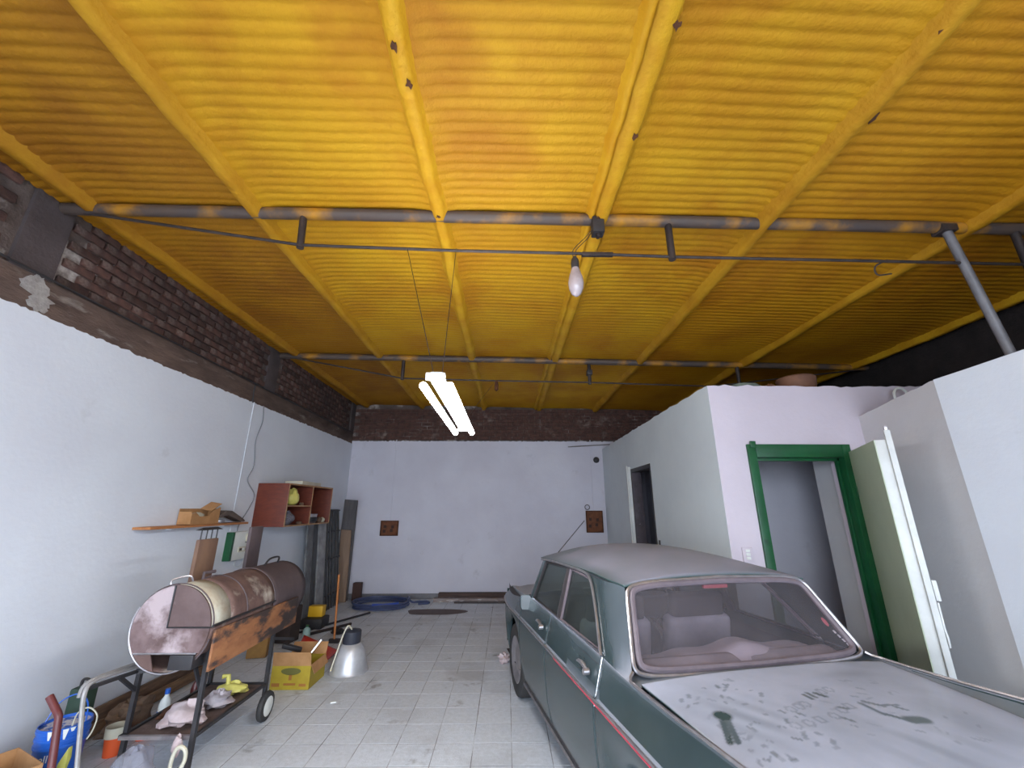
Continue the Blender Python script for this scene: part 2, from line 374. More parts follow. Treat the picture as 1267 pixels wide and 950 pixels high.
# back wall
pts = ragged(300, XL - .02, XW, 3.17, .007)
plaster('wall_back', BACKW, pts, lambda a, b, h: (a, YB + .3 - h, b), .3)
wb = struct(MB().box(XL - .3, XW, YB + .03, YB + .3, 3.0, 4.1).build('wall_back_upper', MORTAR))
bk = MB()
for r in range(9):
    z = 3.2 + BH / 2 + r * BH; x = XL + .1 + (r % 2) * BL / 2
    while x < 5.3:
        j = random.uniform(-.005, .005)
        bk.box(x - BL / 2 + .007, x + BL / 2 - .007, YB + .006 + j, YB + .04, z - BH / 2 + .006, z + BH / 2 - .006); x += BL
bk.build('bricks', BRICK, wb, kind='stuff')
bb = struct(MB().box(XL, 2.12, YB - .02, YB, 0, .10).build('baseboard_back', mat('grey_skirting', (132, 130, 134), (112, 110, 114), 5, .8, bump=.3), bevel=.006))
# far right wall, dark above the rooms
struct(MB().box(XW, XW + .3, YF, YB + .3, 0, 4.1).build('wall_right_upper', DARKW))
# street side: lintel and two piers around the open gateway
fr = MB(); fr.box(XL - .3, -3.15, YF - .2, YF, -.1, 4.1); fr.box(3.3, XW + .3, YF - .2, YF, -.1, 4.1); fr.box(XL - .3, XW + .3, YF - .2, YF, 3.45, 4.15)
struct(fr.build('wall_front', WHITE))

# ceiling: corrugated sheets under sprayed foam
def foam(x, y):
    d = min(abs(x - p) for p in PUR)
    k = min(1, max(0, (d - .07) / .16)); k = k * k * (3 - 2 * k)
    bend = .010 * math.sin(x * 1.3 + y * .4) + .004 * math.sin(x * 5.1 + y * 2.0)
    wv = abs(math.sin((y + bend) / .0762 * math.pi)) ** .75
    amp = .0135 * (.55 + .45 * k) * (.85 + .15 * math.sin(x * 2.3 + 1.3 * y))
    z = zc(x) + .008 - amp * wv - .034 * math.exp(-(d / .12) ** 2)
    z += .006 * math.sin(x * 2.1 + .7) * math.sin(y * 1.3) + .0012 * math.sin(x * 17 + y * 5) * math.sin(y * 23)
    e = max(0, .25 - (x - XL)); z -= .35 * e * e
    return (x, y, z)
ny = int((YB - YF) / .0762 * 7)
xs = sorted(set([round(q, 4) for q in lspace(XL - .02, XW, 64)] + [round(p + d, 4) for p in PUR for d in (-.15, -.1, -.06, .06, .1, .15) if XL < p + d < XW]))
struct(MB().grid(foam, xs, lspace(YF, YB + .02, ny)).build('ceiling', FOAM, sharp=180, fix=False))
ce = bpy.data.objects['ceiling']     # outer sheets are browner foam; the left bay's brown also paints in rib shade
ce.data.materials.append(mat('brown_shaded_foam', (162, 110, 16), (146, 94, 14), 1.6, .62, spec=.25, bump=.35, bscale=40, stain=((128, 78, 14), .8, .5, .8)))
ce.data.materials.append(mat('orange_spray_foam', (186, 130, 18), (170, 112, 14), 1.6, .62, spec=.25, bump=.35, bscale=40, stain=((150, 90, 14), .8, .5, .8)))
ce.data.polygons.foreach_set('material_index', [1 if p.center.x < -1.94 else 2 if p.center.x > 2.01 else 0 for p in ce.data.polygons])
struct(MB().box(XL - .3, XW + .3, YF - .2, YB + .3, 4.12, 4.2).build('roof_sheet', STEEL))

# purlins, each a foam covered rib running to the back wall
PL = ['foam covered ceiling rib along the left brick wall', 'foam covered ceiling rib second from the left brick wall', 'foam covered ceiling rib left of the hanging bulb, with rust spots',
      'wide double-edged foam ceiling rib above the hanging bulb', 'foam covered ceiling rib right of the hanging bulb, with a dark gap', 'foam covered ceiling rib above the front edge of the small room', 'foam covered ceiling rib along the far dark wall']
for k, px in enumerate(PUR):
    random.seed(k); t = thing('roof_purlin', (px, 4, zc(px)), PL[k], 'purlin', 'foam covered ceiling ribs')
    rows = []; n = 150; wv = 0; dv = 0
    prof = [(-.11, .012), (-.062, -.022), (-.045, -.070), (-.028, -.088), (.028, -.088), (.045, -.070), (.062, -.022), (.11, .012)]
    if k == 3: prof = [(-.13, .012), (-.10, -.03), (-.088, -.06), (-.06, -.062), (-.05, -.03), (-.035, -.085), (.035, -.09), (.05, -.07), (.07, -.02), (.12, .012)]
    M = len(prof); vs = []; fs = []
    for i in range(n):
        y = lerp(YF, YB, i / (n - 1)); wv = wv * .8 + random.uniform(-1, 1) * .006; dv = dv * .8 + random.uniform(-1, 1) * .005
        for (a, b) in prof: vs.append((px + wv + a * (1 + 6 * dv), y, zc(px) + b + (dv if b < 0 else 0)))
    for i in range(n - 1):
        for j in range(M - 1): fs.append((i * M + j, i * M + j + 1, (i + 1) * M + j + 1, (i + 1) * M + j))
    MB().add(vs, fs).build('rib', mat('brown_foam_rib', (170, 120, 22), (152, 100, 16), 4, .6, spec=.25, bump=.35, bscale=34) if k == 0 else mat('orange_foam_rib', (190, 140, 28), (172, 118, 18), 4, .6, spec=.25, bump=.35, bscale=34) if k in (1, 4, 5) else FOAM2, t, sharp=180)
    spots = {2: [(1.42, -.02, .05), (1.6, .01, .05), (2.62, 0, .03)], 3: [(1.88, .03, .05), (1.3, .05, .04), (2.6, -.03, .05)], 4: [(1.72, .03, .07), (1.3, -.02, .05)]}.get(k, [])
    for (y, dx, s_) in spots:
        MB().prism([(px + dx + .016 * math.cos(q * .7) * (1 + .5 * math.sin(q * 2.3 + y * 7)), y + s_ * .45 * math.sin(q * .7) * (1 + .4 * math.cos(q * 3.1))) for q in range(9)], lambda a, b_, h: (a, b_, zc(px) - .093 + h), 0, .008).build('rust_patch', RUST, t)

# trusses: top chord, bent tie rod, struts
def truss(y, tie, chord, struts, label, xr):
    t = thing('roof_truss', (0, y, 3.9), label, 'truss', 'steel roof trusses')
    MB().tube([(x, y, z) for x, z in chord], .046, 12).build('top_chord', CHORD, t)
    MB().tube([(x, y, z) for x, z in tie], .0115, 8).build('tie_rod', STEEL, t)
    for (xt, zt, xb, zb) in struts: MB().tube([(xt, y, zt), (xb, y, zb - .02)], .027, 10).build('strut', STEEL, t)
    return t
t1 = truss(2.675, [(XL + .02, 3.95), (-1.57, 3.655), (-.4, 3.616), (.56, 3.598), (1.25, 3.575), (2.9, 3.55), (3.95, 3.53), (XW, 3.80)], [(XL, 3.965), (0, 3.915), (XW, 3.825)],
           [(-1.585, 3.93, -1.57, 3.65), (1.25, 3.88, 1.25, 3.57), (3.98, 3.84, 3.98, 3.53)], 'nearest steel roof truss spanning the ceiling, the bulb hangs from it', 5.5)
MB().box(.56, .80, 2.66, 2.69, 3.575, 3.605).build('splice', STEEL, t1, bevel=.004)
MB().tube(curve([(2.9, 2.675, 3.56), (2.82, 2.70, 3.52), (2.84, 2.72, 3.46), (2.95, 2.72, 3.47)], 5), .006, 6).build('hook', STEEL, t1)
jb = thing('junction_box', (.69, 2.64, 3.74), 'small black junction box under the nearest truss above the bulb', 'junction box')
MB().box(.645, .735, 2.60, 2.69, 3.745, 3.885).build('case', BLACK, jb, bevel=.012); MB().box(.675, .70, 2.62, 2.66, 3.715, 3.75).build('gland', STEEL, jb, bevel=.004)
t2 = truss(5.84, [(XL + .02, 3.955), (-1.57, 3.602), (-.16, 3.569), (1.23, 3.549), (3.06, 3.493), (XW, 3.78)], [(XL, 3.955), (0, 3.90), (XW, 3.80)],
           [(-1.57, 3.9, -1.57, 3.6), (1.24, 3.86, 1.24, 3.54), (3.5, 3.8, 3.5, 3.5)], 'farther steel roof truss, nearer the back wall', 5.5)
MB().box(1.20, 1.28, 5.79, 5.89, 3.66, 3.74).build('clamp', BLACK, t2, bevel=.01)
MB().lathe([(0, 3.57), (.02, 3.56), (.032, 3.50), (.028, 3.43), (0, 3.40)], (-.16, 5.84, 0), n=10).build('weight', RUST, t2)
br = thing('roof_brace', (3.55, 2.66, 2.8), 'grey steel pole slanting from the nearest truss to the right wall top', 'pole')
MB().tube([(3.42, 2.66, 3.83), (3.66, 2.72, 2.72)], .03, 10).build('pole', mat('grey_pole', (112, 110, 114), (90, 88, 92), 6, .5), br)
MB().box(3.36, 3.48, 2.62, 2.72, 3.80, 3.86).build('bracket', STEEL, br, bevel=.006)

# rooms on the right ------------------------------------------------------------
XR, YC, ZR = 2.12, 4.12, 2.985
# wall towards the garage (parallel to the car) with a narrow door opening y 6.1..7.05
wr = MB()
def wallbox(mb, *a): mb.box(*a); return mb
d1a, d1b, d1h = 6.10, 7.10, 2.38
tr = [(YC + .001, ZR)] + ragged(60, YC + .05, YB, ZR + .01, .006)
wr.prism([(d1b, 0), (YB, 0)] + [p for p in tr[::-1]] + [(YC + .001, 0), (d1a, 0), (d1a, d1h), (d1b, d1h)], lambda a, b, h: (XR - .001 + h, a, b), 0, .15)
struct(wr.build('wall_room_side', BLUEW, sharp=20))
# front wall with the green framed doorway
gx0, gx1, gh = 2.49, 3.40, 2.26
ff = ragged(40, XR, 4.6, ZR, .007); ff[0] = (XR, ZR)
struct(MB().prism([(XR, 0), (gx0, 0), (gx0, gh), (gx1, gh), (gx1, 0), (4.6, 0)] + ff[::-1], lambda a, b, h: (a, YC + h, b), 0, .18).build('wall_room_front', PINKW, sharp=20))
struct(MB().box(XR + .01, XW, YC + .02, YB, ZR - .16, ZR - .03).build('room_roof_slab', CEMENT))
# inside of that room
struct(MB().box(XR + .15, 5.4, 5.55, 5.65, 0, ZR - .16).build('wall_room_inner', BACKW))
struct(MB().box(3.52, 3.66, 4.30, 4.72, 0, ZR - .16).build('wall_room_return', ROOMW))
# slanting walls at the right edge
P1, P2, P3 = (3.66, 4.12), (3.47, 3.13), (3.68, -2.6)
def slab(name, a, b, z0, z1, m, th=.2, lip=0):
    d = Vector((b[0] - a[0], b[1] - a[1], 0)).normalized(); nrm = Vector((-d.y, d.x, 0))
    if nrm.x < 0: nrm = -nrm
    n = 24; top = [(i / n, lerp(z0, z1, i / n) + random.uniform(-.004, .004)) for i in range(n + 1)]
    f = lambda s_, z, h: (lerp(a[0], b[0], s_) + nrm.x * h, lerp(a[1], b[1], s_) + nrm.y * h, z)
    return struct(MB().prism([(0, 0), (1, 0)] + top[::-1], f, 0, th).build(name, m, sharp=20))
slab('wall_right_recess', P1, P2, 2.66, 2.745, ROOMW)
slab('wall_right', P2, P3, 2.745, 3.0, WHITE)
struct(MB().add([(3.66, 4.1, 2.6), (3.5, 3.13, 2.6), (3.7, -2.6, 2.6), (XW, -2.6, 2.6), (XW, 4.1, 2.6), (3.66, 4.1, 2.64), (3.5, 3.13, 2.64), (3.7, -2.6, 2.64), (XW, -2.6, 2.64), (XW, 4.1, 2.64)],
     [(0, 1, 2, 3, 4), (5, 6, 7, 8, 9), (0, 1, 6, 5), (1, 2, 7, 6), (2, 3, 8, 7), (3, 4, 9, 8), (4, 0, 5, 9)]).build('side_room_slab', CEMENT))

# green door frame + open leaf
dr = struct(MB().box(2.425, 2.51, YC - .025, YC + .05, 0, 2.365).build('door_1', GREEN, bevel=.006))
MB().box(2.51, 3.39, YC - .025, YC + .05, 2.235, 2.365).build('head_frame', GREEN, dr, bevel=.006)
MB().box(3.385, 3.47, YC - .03, YC + .05, 0, 2.365).build('hinge_jamb', GREEN, dr, bevel=.006)
MB().box(2.455, 2.51, YC - .038, YC - .02, 2.33, 2.395).build('broken_corner', GREEN, dr, bevel=.004)
MB().box(2.51, 2.535, YC + .051, YC + .09, 0, 2.235).build('stop_strip', GREEN, dr, bevel=.003)
MB().box(2.51, 3.39, YC + .051, YC + .09, 2.205, 2.235).build('stop_head', GREEN, dr, bevel=.003)
MB().box(3.365, 3.39, YC + .051, YC + .09, 0, 2.235).build('stop_hinge', GREEN, dr, bevel=.003)
# leaf: hinge at (3.43, 4.08), swung out towards the camera
H0 = Vector((3.435, 4.085, 0)); la = R(-118)
ldir = Vector((math.cos(la), math.sin(la), 0)); lnor = Vector((-ldir.y, ldir.x, 0))     # lnor points to +x side
if lnor.x < 0: lnor = -lnor
LW = .85
dl = thing('door_leaf', (H0.x, H0.y, .02), 'open door leaf, pale green face and white edge, hinged on the green frame', 'door')
def lf(a, b, h): p = H0 + ldir * a + lnor * h; return (p.x, p.y, b)
MB().prism([(0, .02), (LW, .02), (LW, 2.285), (0, 2.285)], lf, .0, .006).build('green_face', DOORG, dl)
MB().prism([(0, .02), (LW, .02), (LW, 2.285), (0, 2.285)], lf, .0062, .085).build('panel', DOORW, dl, bevel=.003)
MB().prism([(LW - .005, .02), (LW + .022, .02), (LW + .022, 2.36), (LW - .005, 2.36)], lf, .075, .115).build('edge_bar', DOORW, dl, bevel=.004)
MB().prism([(LW - .004, 2.36), (LW + .018, 2.36), (LW + .018, 2.395), (LW - .004, 2.395)], lf, .083, .105).build('bolt_tip', DULLCHROME, dl, bevel=.003)
hp = MB().prism([(LW - .03, 1.10), (LW + .028, 1.10), (LW + .028, 1.24), (LW - .03, 1.24)], lf, .116, .145).build('lock', DOORW, dl, bevel=.006)
MB().prism([(LW - .02, .82), (LW + .02, .80), (LW + .03, .86), (LW + .012, .92), (LW + .02, 1.09), (LW - .025, 1.09)], lf, .118, .13).build('hasp', DOORW, hp, bevel=.003)
for z in (.35, 1.85): MB().tube([H0 + Vector((.0, -.0, z)), H0 + Vector((0, 0, z + .1))], .012, 8).build('hinge', GREEN, dl)
# narrow door in the side wall
d2 = struct(MB().box(XR - .05, XR + .15, d1b - .005, d1b + .075, 0, 2.42).build('door_2', DOORW, bevel=.006))
MB().box(XR - .005, XR + .15, d1b - .075, d1b - .006, 0, d1h).build('far_jamb', mat('scuffed_dark_jamb', (84, 76, 84), (64, 56, 62), 8, .7, stain=((168, 160, 166), 18, .66, .74)), d2, bevel=.004)
MB().box(XR - .005, XR + .15, d1a, d1b - .076, d1h - .06, d1h).build('head', BLACK, d2, bevel=.004)
MB().box(XR - .005, XR + .15, d1a, d1a + .05, 0, d1h - .061).build('near_jamb', BLACK, d2, bevel=.004)
MB().box(XR - .065, XR - .05, d1b + .02, d1b + .055, 0, 2.44).build('bead', DOORW, d2, bevel=.003)
struct(MB().box(XR + .9, XR + 1.0, 5.65, YB, 0, 2.8).build('wall_room_far', BACKW))
tag(MB().box(XR - .02, XR, 5.98, 6.0, 1.23, 1.32).build('door_latch', STEEL, bevel=.003), 'tiny dark latch on the pale wall beside the narrow door', 'latch')
# switch plate on pink wall
sw = thing('wall_switch', (2.27, YC - .001, 1.33), 'pinkish white switch plate on the wall left of the green frame', 'switch')
MB().box(2.22, 2.32, YC - .014, YC, 1.26, 1.39).build('plate', PINKW, sw, bevel=.004)
for z in (1.285, 1.317, 1.349): MB().box(2.25, 2.29, YC - .02, YC - .0145, z, z + .024).build('rocker', WHITEP, sw, bevel=.002)
# things on the room roof
b1 = MB(); blob(b1, (2.66, 4.36, 3.0), (.20, .16, .08), 3, flat=2.965); tag(b1.build('folded_sack', mat('grey_green_sack', (112, 120, 108), (90, 96, 88), 9, .9)), 'grey-green sack lying on the small room roof edge', 'sack')
b1 = MB(); b1.lathe([(0, 2.97), (.15, 2.97), (.19, 3.06), (.2, 3.15), (.18, 3.17), (.165, 3.15), (.12, 3.02), (0, 3.02)], (3.30, 4.42, 0)); tag(b1.build('clay_pot', mat('brown_clay', (120, 82, 62), (98, 66, 52), 6, .8)), 'wide brown clay pot on the small room roof', 'pot')
b1 = MB(); blob(b1, (2.98, 4.42, 3.0), (.07, .09, .09), 5, flat=2.965); tag(b1.build('rag_bundle', mat('brown_rag', (130, 92, 66), (104, 72, 54), 9, .9)), 'brown rag bundle between the sack and the clay pot', 'rag')
tag(MB().tube([(4.01, 4.03, 2.642), (4.01, 4.03, 2.86)] + [(4.08 - .07 * math.cos(i * .35), 4.03, 2.87 + .07 * math.sin(i * .35)) for i in range(10)] + [(4.15, 4.03, 2.642)], .012, 6).build('white_pipe_loop', WHITEP), 'small white pipe loop where the two right walls meet', 'pipe')

# ------------------------------------------------------------------ the car (local frame: x right, y forward = t - T0, z up)
CA, T0, CLAT = R(11.5), 3.0, 1.76
cw = Vector((math.cos(CA), math.sin(CA), 0)) * CLAT + Vector((-math.sin(CA), math.cos(CA), 0)) * T0
car = thing('car', tuple(cw), 'dusty dark green saloon car parked nose towards the back wall', 'car', rz=CA)
def C3(l, t, z): return (l, t - T0, z)
TW_R, TW_F, WR = 1.92, 4.55, .315
def Wd(t): return .80 - (.10 * ((t - 4.5) / .75) ** 2 if t > 4.5 else 0) - (.05 * ((1.5 - t) / .6) ** 2 if t < 1.5 else 0)
def zbot(t):
    z = .235
    for tc in (TW_R, TW_F):
        r = .375
        if abs(t - tc) < r: z = max(z, WR + math.sqrt(r * r - (t - tc) ** 2) * (1.0 if tc == TW_F else .85))
    return z
RIDGE = [(.85, .95), (1.1, .985), (1.45, .982), (1.75, .968), (2.1, .962), (2.5, .970), (3.8, .982), (4.2, .965), (4.7, .935), (5.0, .90), (5.15, .86), (5.24, .80)]
RLAT = [(.85, .72), (1.3, .748), (2.1, .742), (2.5, .732), (4.2, .735), (4.8, .70), (5.1, .66), (5.25, .64)]
def prof(t):
    w_, zb = Wd(t), zbot(t); zr, lr = sinterp(t, RIDGE), sinterp(t, RLAT)
    base = [(w_ - .07, .235), (w_ - .045, .30), (w_ - .018, .42), (w_ - .003, .58), (w_, .70), (w_ - .004, .762), (w_ + .004, .778), (w_ - .012, .795)]
    out = [(l, zb + (z - .235) / (.78 - .235) * (.78 - zb) if z < .78 else z) for l, z in base]
    zt = zr
    out += [(lerp(w_ - .012, lr, a), lerp(.795, zt, b)) for a, b in ((.22, .25), (.45, .5), (.68, .75), (.86, .92), (.95, .985), (1, 1))]
    return out
def side_panel(name, t0, t1, s, m=None, gap=.004):
    n = max(4, int((t1 - t0) / .025)); ts = lspace(t0 + gap, t1 - gap, n); ps = [prof(t) for t in ts]
    mb = MB(); mb.grid(lambda i, j: C3(s * ps[i][j][0], ts[i], ps[i][j][1]), list(range(n)), list(range(len(ps[0]))))
    o = mb.build(name, m or PAINT, car, local=True, solid=.012, fix=False, sharp=28)
    o.data.flip_normals() if s > 0 else None
    return o
# body side panels and doors
DF, DM, DR_ = 4.12, 3.31, 2.40
for s in (-1, 1):
    side_panel('rear_wing', .88, DR_, s); side_panel('front_wing', DF, 5.22, s)
    for nm, a, b in (('rear_door', DR_, DM), ('front_door', DM, DF)):
        d = side_panel(nm, a, b, s)
        th = a + .11
        W0 = Wd(th)
        # handle: chrome grip on a base with a button
        hz = .885; hl = s * (W0 - .012)
        hb = MB(); hb.tube([C3(hl + s * .005, th + q, hz + .012 * math.sin(k * .8)) for k, q in enumerate((-.005, .03, .07, .11, .14))], [.008, .013, .012, .010, .005], 8).build('handle', DULLCHROME, d, local=True)
        MB().lathe([(0, -.02), (.016, -.02), (.018, .012), (.012, .018), (0, .018)], C3(hl + s * .004, th - .005, hz - .012), 'x', 12).build('lock_button', DULLCHROME, d, local=True)
# dark inner shell so that gaps stay dark
ib = MB()
for s in (-1, 1):
    ts = lspace(.95, 5.1, 60)
    ib.grid(lambda i, j: C3(s * (Wd(ts[i]) - .05 - .0 * j), ts[i], [max(zbot(ts[i]) + .02, .27), .78, .93][j]), list(range(60)), [0, 1, 2])
ib.build('inner_shell', DARKI, car, local=True, fix=False)
MB().add([C3(l, t, .25) for l, t in ((-.72, 1.0), (.72, 1.0), (.72, 5.1), (-.72, 5.1))], [(0, 1, 2, 3)]).build('floor_pan', DARKI, car, local=True)
# side strip: chrome moulding with a red insert
for s in (-1, 1):
    ts = lspace(.95, 5.1, 70)
    st = MB().tube([C3(s * (Wd(t) + .004), t, .779) for t in ts], .0085, 6).build('side_strip', DULLCHROME, car, local=True)
    MB().tube([C3(s * (Wd(t) + .011), t, .774) for t in ts if t < 3.1], .005, 6).build('red_insert', mat('red_strip', (176, 60, 76), None, rough=.4), st, local=True)
    MB().tube([C3(s * (Wd(t) - .055), t, .245) for t in lspace(2.35, 4.15, 20)], .014, 6).build('sill_trim', DULLCHROME, car, local=True)
# trunk lid and rear deck
def LWID(t): return interp(t, [(.93, .62), (1.4, .672), (2.05, .702), (2.2, .705)])
def deckz(l, t):
    a = abs(l); lr = sinterp(t, RLAT); zr = sinterp(t, RIDGE); lw = LWID(t)
    zcn = sinterp(t, [(.85, .79), (.95, .865), (1.1, .915), (1.4, .952), (1.8, .966), (2.05, .966), (2.15, .972)])
    k = min(1, max(0, (2.05 - t) / .6))
    ze = zcn - .020 - .022 * k
    if a < lw: return lerp(zcn, ze, (a / lw) ** 3)
    u = (a - lw) / max(.01, lr - lw); zv = ze - .022 * k
    return lerp(ze, zv, u / .25) if u < .25 else lerp(zv, zr, ((u - .25) / .75) ** 1.2)
LIDF, LIDR = 2.045, .93
def lid(u, t): l = u * LWID(t); return C3(l, t, deckz(l, t) + .006)
nl, nt = 150, 150
lb = MB().grid(lid, lspace(-1, 1, nl), lspace(LIDR, LIDF, nt)).build('trunk_lid', LIDP, car, local=True, fix=False, sharp=60, solid=.012)
rng = random.Random(3)
marks = [((-.545, 1.705), (-.54, 1.695), .024, .95), ((-.555, 1.69), (-.625, 1.56), .010, .85), ((-.535, 1.69), (-.60, 1.55), .009, .8),
         ((-.10, 1.75), (-.10, 1.71), .007, .7), ((-.075, 1.76), (-.07, 1.72), .007, .7), ((-.04, 1.75), (-.025, 1.72), .009, .8), ((-.06, 1.63), (-.035, 1.615), .007, .6), ((-.12, 1.56), (-.105, 1.53), .006, .6),
         ((.06, 1.64), (.06, 1.55), .007, .7), ((.09, 1.65), (.13, 1.60), .007, .6), ((.12, 1.50), (.17, 1.49), .020, .75), ((.07, 1.55), (.12, 1.48), .008, .7), ((.19, 1.56), (.17, 1.59), .006, .6), ((.13, 1.61), (.20, 1.60), .005, .6)]
for _ in range(60):
    a = rng.uniform(-.62, -.25); b = rng.uniform(1.40, 1.95); marks.append(((a, b), (a + rng.uniform(-.02, .02), b + rng.uniform(-.025, .025)), rng.uniform(.003, .007), rng.uniform(.25, .6)))
for _ in range(30):
    a = rng.uniform(-.25, .45); b = rng.uniform(1.3, 1.85); marks.append(((a, b), (a + rng.uniform(-.03, .03), b + rng.uniform(-.03, .03)), rng.uniform(.003, .006), rng.uniform(.12, .35)))
for i, (a, b) in enumerate([(-.26, 1.66), (-.21, 1.67), (-.17, 1.68), (.0, 1.76), (.05, 1.77), (-.34, 1.56), (-.28, 1.56), (-.22, 1.57), (-.14, 1.58), (-.07, 1.61), (-.01, 1.63)]):   # finger-drawn loops in the dust
    for q in range(8):
        f0, f1 = q * .78, q * .78 + .78
        marks.append(((a + .018 * math.cos(f0), b + .022 * math.sin(f0)), (a + .018 * math.cos(f1), b + .022 * math.sin(f1)), .0035, .30))
def rubval(l, t):
    r = 0
    for (a, b, w_, s_) in marks:
        dx, dy = b[0] - a[0], b[1] - a[1]; q = dx * dx + dy * dy
        u = 0 if q == 0 else min(1, max(0, ((l - a[0]) * dx + (t - a[1]) * dy) / q))
        d = math.hypot(l - a[0] - dx * u, t - a[1] - dy * u)
        if d < w_ * 1.6: r = max(r, s_ * min(1, max(0, 1.6 - d / w_) / .6))
    r = max(r, .38 * math.exp(-(((l + .46) / .14) ** 2 + ((t - 1.66) / .16) ** 2)) * (.6 + .4 * math.sin(l * 60 + t * 33)))
    r = max(r, .30 * math.exp(-(((l - .34) / .12) ** 2 + ((t - 1.90) / .05) ** 2)))
    r = max(r, .22 * max(0, math.sin(l * 40 + t * 15)) * math.exp(-(((l - .0) / .22) ** 2 + ((t - 1.35) / .12) ** 2)))
    return r
at = lb.data.attributes.new('rub', 'FLOAT', 'POINT')
at.data.foreach_set('value', [rubval(v.co.x, v.co.y + T0) for v in lb.data.vertices])
# deck around the lid: fin inner faces and scuttle below the rear window
def rimz(l, t): return C3(l, t, deckz(l, t))
for s in (-1, 1):
    def strip(u, t): return rimz(s * lerp(LWID(t) + .004, sinterp(t, RLAT), u), t)
    o = MB().grid(strip, [0, .1, .2, .3, .4, .55, .7, .85, 1], lspace(.88, 2.06, 40)).build('fin_deck', PAINT, car, local=True, fix=False)
    o.data.attributes.new('rub', 'FLOAT', 'POINT').data.foreach_set('value', [.35] * len(o.data.vertices))
    ts = lspace(.9, 2.07, 40)
    MB().tube([C3(s * sinterp(t, RLAT), t, sinterp(t, RIDGE) + .005) for t in ts] + [C3(s * .722, 2.11, .972), C3(s * .70, 2.125, .985)], .0075, 6).build('fin_trim', DULLCHROME, car, local=True)
o = MB().grid(rimz, lspace(-.735, .735, 40), [2.049, 2.07, 2.09, 2.11, 2.13, 2.17]).build('rear_scuttle', PAINT, car, local=True, fix=False)
o.data.attributes.new('rub', 'FLOAT', 'POINT').data.foreach_set('value', [.45] * len(o.data.vertices))
MB().grid(lambda l, z: C3(l, .915 - .03 * (1 - (l / .72) ** 2), z), lspace(-.715, .715, 16), lspace(.30, .865, 9)).build('rear_valance', PAINT, car, local=True)
for s in (-1, 1): MB().obox(C3(s * .655, .872, .74), (.10, .05, .24)).build('tail_light', REDP, car, bevel=.015, local=True)
rb = MB().tube([C3(l, .80 - .05 * (1 - (l / .8) ** 2), .46) for l in lspace(-.8, .8, 17)], .045, 10).build('rear_bumper', CHROME, car, local=True)
MB().tube([C3(l, 5.28 + .05 * (1 - (l / .75) ** 2), .44) for l in lspace(-.66, .66, 17)], .045, 10).build('front_bumper', CHROME, car, local=True)
# bonnet, grille, headlights
def hoodz(l, t):
    a = abs(l); lr = sinterp(t, RLAT); zr = sinterp(t, RIDGE); zcn = sinterp(t, [(4.1, 1.0), (4.4, .985), (4.8, .945), (5.1, .88), (5.24, .80)])
    u = min(1, a / lr); z = lerp(zcn, zr, u ** 3); return z - .012 * math.exp(-((a - lr + .1) / .05) ** 2)
MB().grid(lambda u, t: C3(u * sinterp(t, RLAT), t, hoodz(u * sinterp(t, RLAT), t)), lspace(-1, 1, 31), lspace(4.12, 5.22, 36)).build('bonnet', PAINT, car, local=True, fix=False)
gb = MB().grid(lambda u, z: C3(u * .69, 5.21 + .03 * (1 - u * u), z), lspace(-1, 1, 15), lspace(.30, .84, 8)).build('front_panel', PAINT, car, local=True)
for z in lspace(.52, .70, 6): MB().tube([C3(l, 5.255, z) for l in lspace(-.36, .36, 5)], .008, 6).build('grille_bar', CHROME, gb, local=True)
for s in (-1, 1): MB().lathe([(0, .05), (.06, .045), (.085, .02), (.095, 0), (.09, -.02)], C3(s * .55, 5.235, .66), 'y', 20).build('headlight', CHROME, car, local=True)
# greenhouse
def gl_(z): return .728 - (z - .975) * .33
ROOFC = [(2.33, 1.352), (2.39, 1.372), (2.5, 1.397), (2.8, 1.432), (3.15, 1.45), (3.5, 1.443), (3.75, 1.415), (3.88, 1.385), (3.93, 1.365)]
ROOFE = [(2.33, 1.318), (2.5, 1.325), (2.8, 1.332), (3.2, 1.325), (3.6, 1.315), (3.93, 1.30)]
def roofp(u, t):
    ze, zcn = sinterp(t, ROOFE), sinterp(t, ROOFC); lw = gl_(ze) + .012 - .022 * math.exp(-((t - 2.34) / .12) ** 2); a = abs(u)
    zz = ze + (zcn - ze) * (1 - a ** 2.6); return C3(u * lw * (1 + .0 * a), t, zz)
us = [math.sin(q * math.pi / 2) for q in lspace(-1, 1, 41)]
rf = MB().grid(roofp, us, lspace(2.345, 3.93, 44)).build('roof', ROOFP, car, local=True, fix=False, solid=.012)
rub = rf.data.attributes.new('rub', 'FLOAT', 'POINT')
rub.data.foreach_set('value', [(.75 * math.exp(-(((v.co.x + .46) / .10) ** 2 + ((v.co.y + T0 - 3.62) / .12) ** 2)) + .35 * math.exp(-(((v.co.x + .30) / .04) ** 2 + ((v.co.y + T0 - 3.0) / .05) ** 2)) + .55 * max(0, (abs(v.co.x) - .54) / .08)) for v in rf.data.vertices])
